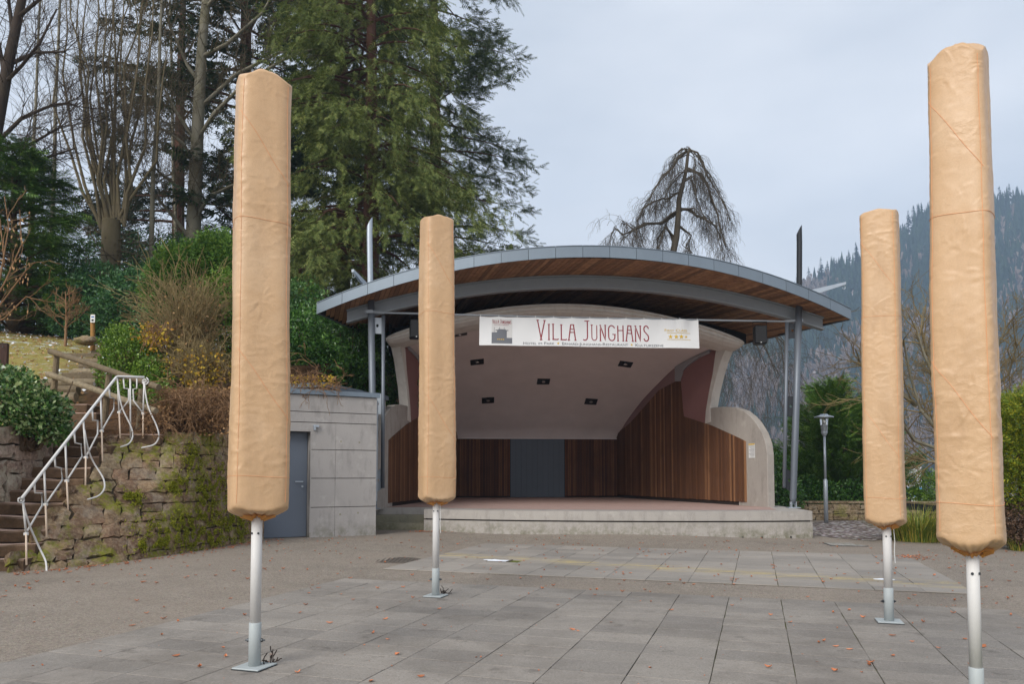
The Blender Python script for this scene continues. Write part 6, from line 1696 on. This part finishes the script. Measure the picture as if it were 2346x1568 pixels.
# right side
conifer('yew_tree', 'loose conical green yew tree behind the street lamp', (10.25, 24, -.1), 4.1, 2.0, 190, 130, .24, MAT['lf_yew'], MAT['bark'], 361, droop=-.1, rise=.45, z0=.03, shape=.85, hang=-.7, r_tr=.12, jag=.35)
bush('garden_shrub', 'mixed green shrubs along the low garden wall', 'shrub', [(A3(1835, 1125, 23), (.6, .6, .6)), (A3(1880, 1135, 22.8), (.7, .6, .45)), (A3(1950, 1135, 22.6), (.9, .6, .45))], 8000, .09, .045, MAT['lf_laurel'], 362, up=.3, lump=.3)
bush('garden_shrub', 'green shrub between the wing wall and leaning column', 'shrub', [(A3(1780, 1105, 22), (.6, .6, .9)), (A3(1760, 1140, 21.6), (.7, .6, .7)), (A3(1800, 1140, 21.4), (.5, .5, .6))], 7000, .09, .045, MAT['lf_laurel'], 363, up=.3, lump=.3)
bush('garden_shrub', 'pale green shrub below the white house', 'shrub', [(A3(2120, 1115, 23.5), (.5, .5, .5)), (A3(2085, 1145, 23), (.6, .5, .35)), (A3(2140, 1130, 23), (.6, .5, .6)), (A3(2030, 1120, 23.2), (.8, .5, .7))], 7000, .08, .04, MAT['lf_box'], 364, up=.3, lump=.35)
yew('golden_conifer', 'yellow-green conifer at the picture edge behind the nearest parasol', [(A3(2330, 1010, 13), (.45, .6, .75)), (A3(2345, 1090, 13), (.5, .6, .65)), (A3(2360, 960, 13.2), (.4, .5, .5))], 7000, MAT['lf_gold'], 365, .13, .4)
bush('beech_hedge', 'brown clipped hedge under the golden conifer', 'hedge', [(A3(2345, 1200, 12.9), (.42, .7, .42)), (A3(2380, 1190, 12.9), (.5, .7, .5)), (A3(2325, 1225, 12.9), (.22, .5, .22))], 7000, .05, .035, MAT['lf_hedge'], 366, up=.0, lump=.15)

def grass_clump(px, py, h, r, n, seed, name, label, Y=None):
    rs = np.random.default_rng(seed); b = gp(px, py) if Y is None else at(px, py, Y); t = thing(name, label, 'grass', tuple(b))
    a = rs.uniform(0, 2 * math.pi, n); rr = r * .5 * np.sqrt(rs.random(n)); P0 = b + np.stack([rr * np.cos(a), rr * np.sin(a), np.zeros(n)], 1)
    o = np.stack([np.cos(a), np.sin(a), np.zeros(n)], 1) + rs.normal(0, .3, (n, 3)) * np.array([1, 1, 0]); L = h * rs.uniform(.6, 1.25, n)[:, None]; w = .006 * rs.uniform(.6, 1.4, n)[:, None]
    S = unit(np.cross(o, [0, 0, 1.])); pts = []
    lean = rs.uniform(.3, 1.25, n)[:, None]
    for f in (0, .35, .7, 1.0): pts.append(P0 + o * (lean * L * f ** 1.6) + np.array([0, 0, 1.]) * L * (f - .38 * lean * f ** 2.4))
    rows = []
    for i, ww in enumerate((1, .9, .6, .1)): rows += [pts[i] - S * w * ww, pts[i] + S * w * ww]
    V = np.stack(rows, 1); F = []
    base_ = np.arange(n)[:, None] * 8
    F = np.concatenate([base_ + np.array([[2 * i, 2 * i + 1, 2 * i + 3, 2 * i + 2]]) for i in range(3)], 0)
    tri_mesh('blades', V.reshape(-1, 3), F, MAT['lf_grass'], t)
grass_clump(2105, 1240, .72, 1.0, 1300, 371, 'grass_clump', 'arching clump of yellow-green ornamental grass between two parasols')
grass_clump(2068, 1232, .45, .6, 400, 372, 'grass_clump', 'small grass tuft beside the larger clump')
grass_clump(2338, 1262, .3, .35, 200, 373, 'grass_clump', 'short green grass tuft below the brown hedge')

# weeds at the parasol feet
def weeds(px, py, Y, seed, label):
    rs = np.random.default_rng(seed); B = Bare(seed); c = at(px, py, Y); c[2] = .008
    for k in range(9): B.grow(c + np.array([rs.normal(0, .035), rs.normal(0, .02), 0]), np.array([rs.normal(0, .5), rs.normal(0, .3), rs.uniform(.2, 1)]), rs.uniform(.04, .11), .0028, 3, 4, .3, 0, (2, 2, 2, 2), .5, .6)
    B.finish('dry_weed', label, c, MAT['twig_red'], MAT['bark_dark'], cat='weed', crown='stalks', group='dry weeds at the parasol feet')
weeds(611, 1519, 5.03, 381, 'dry weed sprig beside the base plate of the wall-side parasol')
weeds(1012, 1360, 7.95, 382, 'dry weed sprig beside the base plate of the middle parasol')

# moss cushions on the retaining wall
def moss_cushions():
    rs = np.random.default_rng(91); C, D = [], []
    spots = [(.40, .5, .10, .16), (.46, .35, .09, .22), (.52, .55, .10, .2), (.56, .25, .09, .16), (.60, .7, .08, .2), (.64, .3, .09, .2), (.5, 1.5, .06, .25), (.66, 1.2, .07, .3), (.44, 1.1, .04, .12), (.36, .25, .05, .08), (.72, .6, .08, .3), (.8, .4, .08, .25), (.58, 1.0, .05, .18), (.30, .9, .03, .08)]
    for s0, z0, ws, wz in spots:
        for _ in range(1700):
            s, z = s0 + rs.normal(0, ws * .5), z0 + rs.normal(0, wz * .6)
            if not (.02 < s < .98 and .04 < z < rw_top(min(max(s, 0), 1)) - .05): continue
            if mnoise.noise(Vector((s * 55, z * 9, 4))) < -.02: continue
            p = rw(s, z, .045 + abs(rs.normal(0, .008))); C.append(p); D.append(rw(s, z, .3) - rw(s, z, .05))
    C, D = np.array(C), np.array(D); D = unit(D) + rs.normal(0, .8, D.shape) + np.array([0, 0, -.2])
    V, F = leaf_quads(C, D, .026 * rs.uniform(.6, 1.4, len(C)), .019, rs)
    m = mk_leaf('moss', srgb(92, 100, 26), srgb(138, 144, 42), srgb(176, 168, 68), .9, .1, 1.5, .1)
    o = tri_mesh('moss_cushions', V, F, m); tag(o, 'yellow-green moss cushions clinging to the retaining wall', kind='stuff')
moss_cushions()
def lawn_litter():
    rs = np.random.default_rng(92)
    for nm, n, mat, sz, lab in (('lawn_leaves', 1700, MAT['lf_dry'], .08, 'dry leaves strewn over the grass bank'), ('lawn_snow', 700, MAT['snow'], .09, 'crumbs of old snow on the grass bank')):
        x = rs.uniform(-17, -6.6, n); y = 12.3 + 10 * rs.random(n) ** .8; ok = (x + .45 * y < -.2)
        x, y = x[ok], y[ok]; C = np.stack([x, y, bank_z(x, y) + .035], 1); D = rs.normal(size=C.shape) * np.array([1, 1, .25])
        V, F = leaf_quads(C, D, sz * rs.uniform(.5, 1.4, len(C)), sz * .6, rs); o = tri_mesh(nm, V, F, mat); tag(o, lab, kind='stuff')
lawn_litter()

# ------------------------------------------------------------------ fallen leaves
def fallen():
    rs = np.random.default_rng(55); mes = []
    for k in range(5):
        g = []
        ln, wd = rs.uniform(.035, .055), rs.uniform(.02, .032); cu = rs.uniform(.004, .016)
        for i, f in enumerate(np.linspace(0, 1, 5)):
            w = wd * math.sin(math.pi * (f * .9 + .05)) * .5; zc = .004 + cu * (f - .5) ** 2 * 4
            g.append([(-w, (f - .5) * ln, zc + cu * .6), (0, (f - .5) * ln, zc), (w, (f - .5) * ln, zc + cu * .5)])
        m = MB(); m.grid(np.array(g)); me = m.mesh('fallen_leaf'); me.materials.append(MAT['leaf_dry']); mes.append(me)
    pts = []
    while len(pts) < 850:
        p = np.array([rs.uniform(-8, 9), rs.uniform(4.4, 15), 0.]); px = CXP + FP * p[0] / p[1]
        if not -30 < px < 2380: continue
        if p[1] > 15 or (p[0] < -5.0 and p[1] > 9.3 + (p[0] + 6) * 1.0) or p[0] < -8: continue
        if mnoise.noise(Vector((p[0] * .5, p[1] * .5, 3))) < rs.uniform(-.9, .5): continue
        pts.append(p)
    for k in range(420):     # drift along the wall foot and the stage steps
        if k < 230: s = rs.random(); q = rw(s, .03, .08 + abs(rs.normal(0, .18)))
        elif k < 330: q = np.array([-1.75 + rs.normal(0, .22), 15.75 + rs.normal(0, .1), 0])
        else: q = gp(2090 + rs.normal(0, 30), 1279 + rs.normal(0, 3))
        pts.append(q)
    P = np.array(pts); dist = P[:, 1]
    order = np.argsort(dist); near = order[:130]; rest = order[130:]
    def slabz(x, y):
        a, b = slab_ab(x, y)
        return .011 if (0 <= a <= 7 and (b <= 0 or 1 <= b <= 5.03)) else float(ground_z(x, y)) + .001
    for i in near:
        o = bpy.data.objects.new('fallen_leaf', mes[rs.integers(5)]); COL.objects.link(o); x, y, _ = P[i]
        o.location = (x, y, slabz(x, y)); o.rotation_euler = (rs.normal(0, .15), rs.normal(0, .15), rs.uniform(0, 6.28)); sc = rs.choice([.22, .3, .5, .9, 1.1]); o.scale = (sc, sc, sc)
        tag(o, 'curled dry brown leaf lying on the near paving or asphalt', 'leaf', 'fallen leaves nearest the viewer')
    m = MB()
    for i in rest:
        x, y, _ = P[i]; a = rs.uniform(0, 6.28); sc = rs.choice([.3, .45, .7, 1.0, 1.15]); ca, sa = math.cos(a) * sc, math.sin(a) * sc; me = mes[rs.integers(5)]
        V = np.array([v.co for v in me.vertices]); tilt = rs.normal(0, .12)
        W = np.stack([V[:, 0] * ca - V[:, 1] * sa + x, V[:, 0] * sa + V[:, 1] * ca + y, V[:, 2] * sc + slabz(x, y) + np.abs(V[:, 0] * tilt)], 1)
        m.add(W, [tuple(p.vertices) for p in me.polygons])
    o = m.build('fallen_leaves', MAT['leaf_dry']); tag(o, 'scattered dry brown leaves and crumbs on the ground', kind='stuff')
fallen()

# ------------------------------------------------------------------ wooded hill and haze
HX = [-400, 800, 1500, 1700, 1800, 1860, 1900, 1980, 2075, 2120, 2200, 2280, 2346, 2500, 2800]
HY = [1010, 960, 800, 720, 690, 655, 640, 600, 545, 505, 490, 478, 462, 430, 380]
YR, Y0 = 700., 330.
def hill_z(a, s):
    px = CXP + a * FP; py = np.interp(px, HX, HY); zr = CAM_H + (1092 - py) / FP * YR
    z = -24 + (zr + 24) * (.25 * s + .75 * s ** 1.25)
    return z
def hill():
    aa = np.linspace(-1.0, 1.05, 90); ss = np.r_[np.linspace(0, 1, 34), 1.15, 1.4]
    rows = []
    for s in ss:
        y = Y0 + (YR - Y0) * s
        z = hill_z(aa, min(s, 1)) - max(0, s - 1) * 200
        z = z + np.array([7 * mnoise.noise(Vector((a * 9, s * 4, 0))) for a in aa]) * min(1, s * 2)
        rows.append(np.stack([aa * y, np.full_like(aa, y), z], 1))
    m = MB(); m.grid(np.array(rows))
    t = NT('hillside_ground')
    c = t.ramp(t.noise(.02, 5, .7), [(.3, srgb(116, 96, 88)), (.6, srgb(152, 130, 122)), (.75, srgb(176, 160, 152))])
    c = t.mix(t.ramp(t.noise(.03, 6, .75), [(.54, 0.), (.62, .85)]), c, srgb(218, 218, 222))
    o = m.build('hill', t.done(c, .95, None, .1), smooth_=True); tag(o, 'steep wooded hillside across the valley', kind='structure')
    rs = np.random.default_rng(77)
    def cone_tree(p, h, r):
        V, F = [], []
        for z0, z1, rr in ((.08, .55, 1), (.3, .78, .72), (.55, 1.0, .45)):
            n = 7; k = len(V); ph = rs.uniform(0, 6)
            for i in range(n):
                q = rr * r * rs.uniform(.7, 1.2); V.append(p + np.array([q * math.cos(6.283 * i / n + ph), q * math.sin(6.283 * i / n + ph), h * (z0 + rs.uniform(-.03, .03))]))
            V.append(p + np.array([0, 0, h * z1])); F += [(k + i, k + (i + 1) % n, k + n) for i in range(n)]
        return V, F
    vc, fc, nb = [], [], 0; vb, tb = [], 0
    N = 5200
    for i in range(N):
        s = rs.random() ** .8; a = rs.uniform(.27, .78); y = Y0 + (YR - Y0) * s + rs.uniform(-4, 4); z = float(hill_z(a, s)); p = np.array([a * y, y, z - 1])
        den = mnoise.noise(Vector((a * 14, s * 5, 1))) + .8 * (s - .5) + .25 * smooth(.5, .62, a)
        if den + rs.normal(0, .22) > -.02:
            V, F = cone_tree(p, rs.uniform(13, 24), rs.uniform(2.4, 4)); vc.append(np.array(V)); fc.append(np.array(F) + nb); nb += len(V)
        else:
            k = 15; h = rs.uniform(10, 19); c = p + np.array([0, 0, h * .62]); d = rdir(k, rs) * np.array([h * .24, h * .24, h * .4]); q = c + d * rs.uniform(.5, 1, (k, 1)); o = p + np.array([0, 0, h * .25]) + rs.normal(0, .3, (k, 3))
            w = rdir(k, rs) * .55; vb.append(np.stack([o + (q - o) * .35 - w, q + w * 1.2, q + rs.normal(0, 1.0, (k, 3))], 1).reshape(-1, 3))
    o = tri_mesh('hillside_conifers', np.vstack(vc), np.vstack(fc), mk_leaf('far_conifers', srgb(20, 36, 26), srgb(32, 50, 36), srgb(48, 64, 42), .8, 0, .01, .1)); tag(o, 'dark conifers covering the hillside', kind='stuff')
    V = np.vstack(vb); o = tri_mesh('hillside_bare_wood', V, np.arange(len(V)).reshape(-1, 3), mk_leaf('far_bare_wood', srgb(100, 86, 80), srgb(128, 112, 104), srgb(156, 142, 134), .9, 0, .01, .05)); tag(o, 'leafless brown woodland on the hillside', kind='stuff')
    mt = mk_leaf('ridge_conifers', srgb(22, 38, 28), srgb(34, 52, 38), srgb(46, 62, 42), .8, 0, .01, .1)
    for px in list(np.r_[1806, 1835, 1861, 1890, 1905, 1922, 1938, 1955, 1972, 1990, 2068, 2082, 2096, 2108, 2118, 2127, 2284, 2296, 2310, 2322, 2333, 2342, 2352]):
        a = (px - CXP) / FP; y = YR - rs.uniform(0, 8); z = float(hill_z(a, .995)); p = np.array([a * y, y, z - 1]); h = rs.uniform(15, 26) * (1.15 if px in (1861, 2118, 2284) else 1); r = h * .17
        tr = thing('ridge_conifer', 'dark conifer silhouetted on the ridge line of the hill', 'tree', tuple(p), 'conifers along the hill ridge')
        m = MB(); m.tube([p, p + np.array([0, 0, h * .97])], [.35, .05], 5); m.build('trunk', MAT['bark_dark'], tr)
        n = 160; f = rs.random(n) ** .85; ang = rs.uniform(0, 6.28, n); R_ = r * (1 - f) ** .8 * rs.uniform(.5, 1.15, n) + .3
        o = np.stack([np.cos(ang), np.sin(ang), np.zeros(n)], 1); P = p + np.array([0, 0, 1.]) * (h * (.12 + .88 * f))[:, None]; tip = P + o * R_[:, None] - np.array([0, 0, 1.]) * (R_ * .35)[:, None]
        S = np.stack([-o[:, 1], o[:, 0], np.zeros(n)], 1) * (R_ * .32)[:, None]
        V = np.stack([P, tip - S, tip + S - np.array([0, 0, .4])], 1).reshape(-1, 3); tri_mesh('crown', V, np.arange(3 * n).reshape(-1, 3), mt, tr)
hill()

def haze():
    m = MB(); m.box((90, 380, 155), (1300, 1100, 430 - 10)); 
    me = m.mesh('haze'); mat = bpy.data.materials.new('haze_air'); mat.use_nodes = True; nt = mat.node_tree
    for n in list(nt.nodes): nt.nodes.remove(n)
    out = nt.nodes.new('ShaderNodeOutputMaterial'); v = nt.nodes.new('ShaderNodeVolumePrincipled')
    v.inputs['Color'].default_value = (.55, .74, 1.0, 1); v.inputs['Density'].default_value = HAZE; v.inputs['Anisotropy'].default_value = 0.0
    nt.links.new(v.outputs[0], out.inputs['Volume'])
    o = link('haze', me, mat); tag(o, 'thin blue winter haze filling the valley', kind='stuff')
HAZE = .00065
haze()

# ------------------------------------------------------------------ seat every Empty at the base of its thing
from mathutils import Matrix
for o, loc in THING_LOC:
    loc = Vector([float(c) for c in loc]); o.location = loc
    inv = Matrix.Translation(-loc)
    for ch in o.children: ch.matrix_parent_inverse = inv
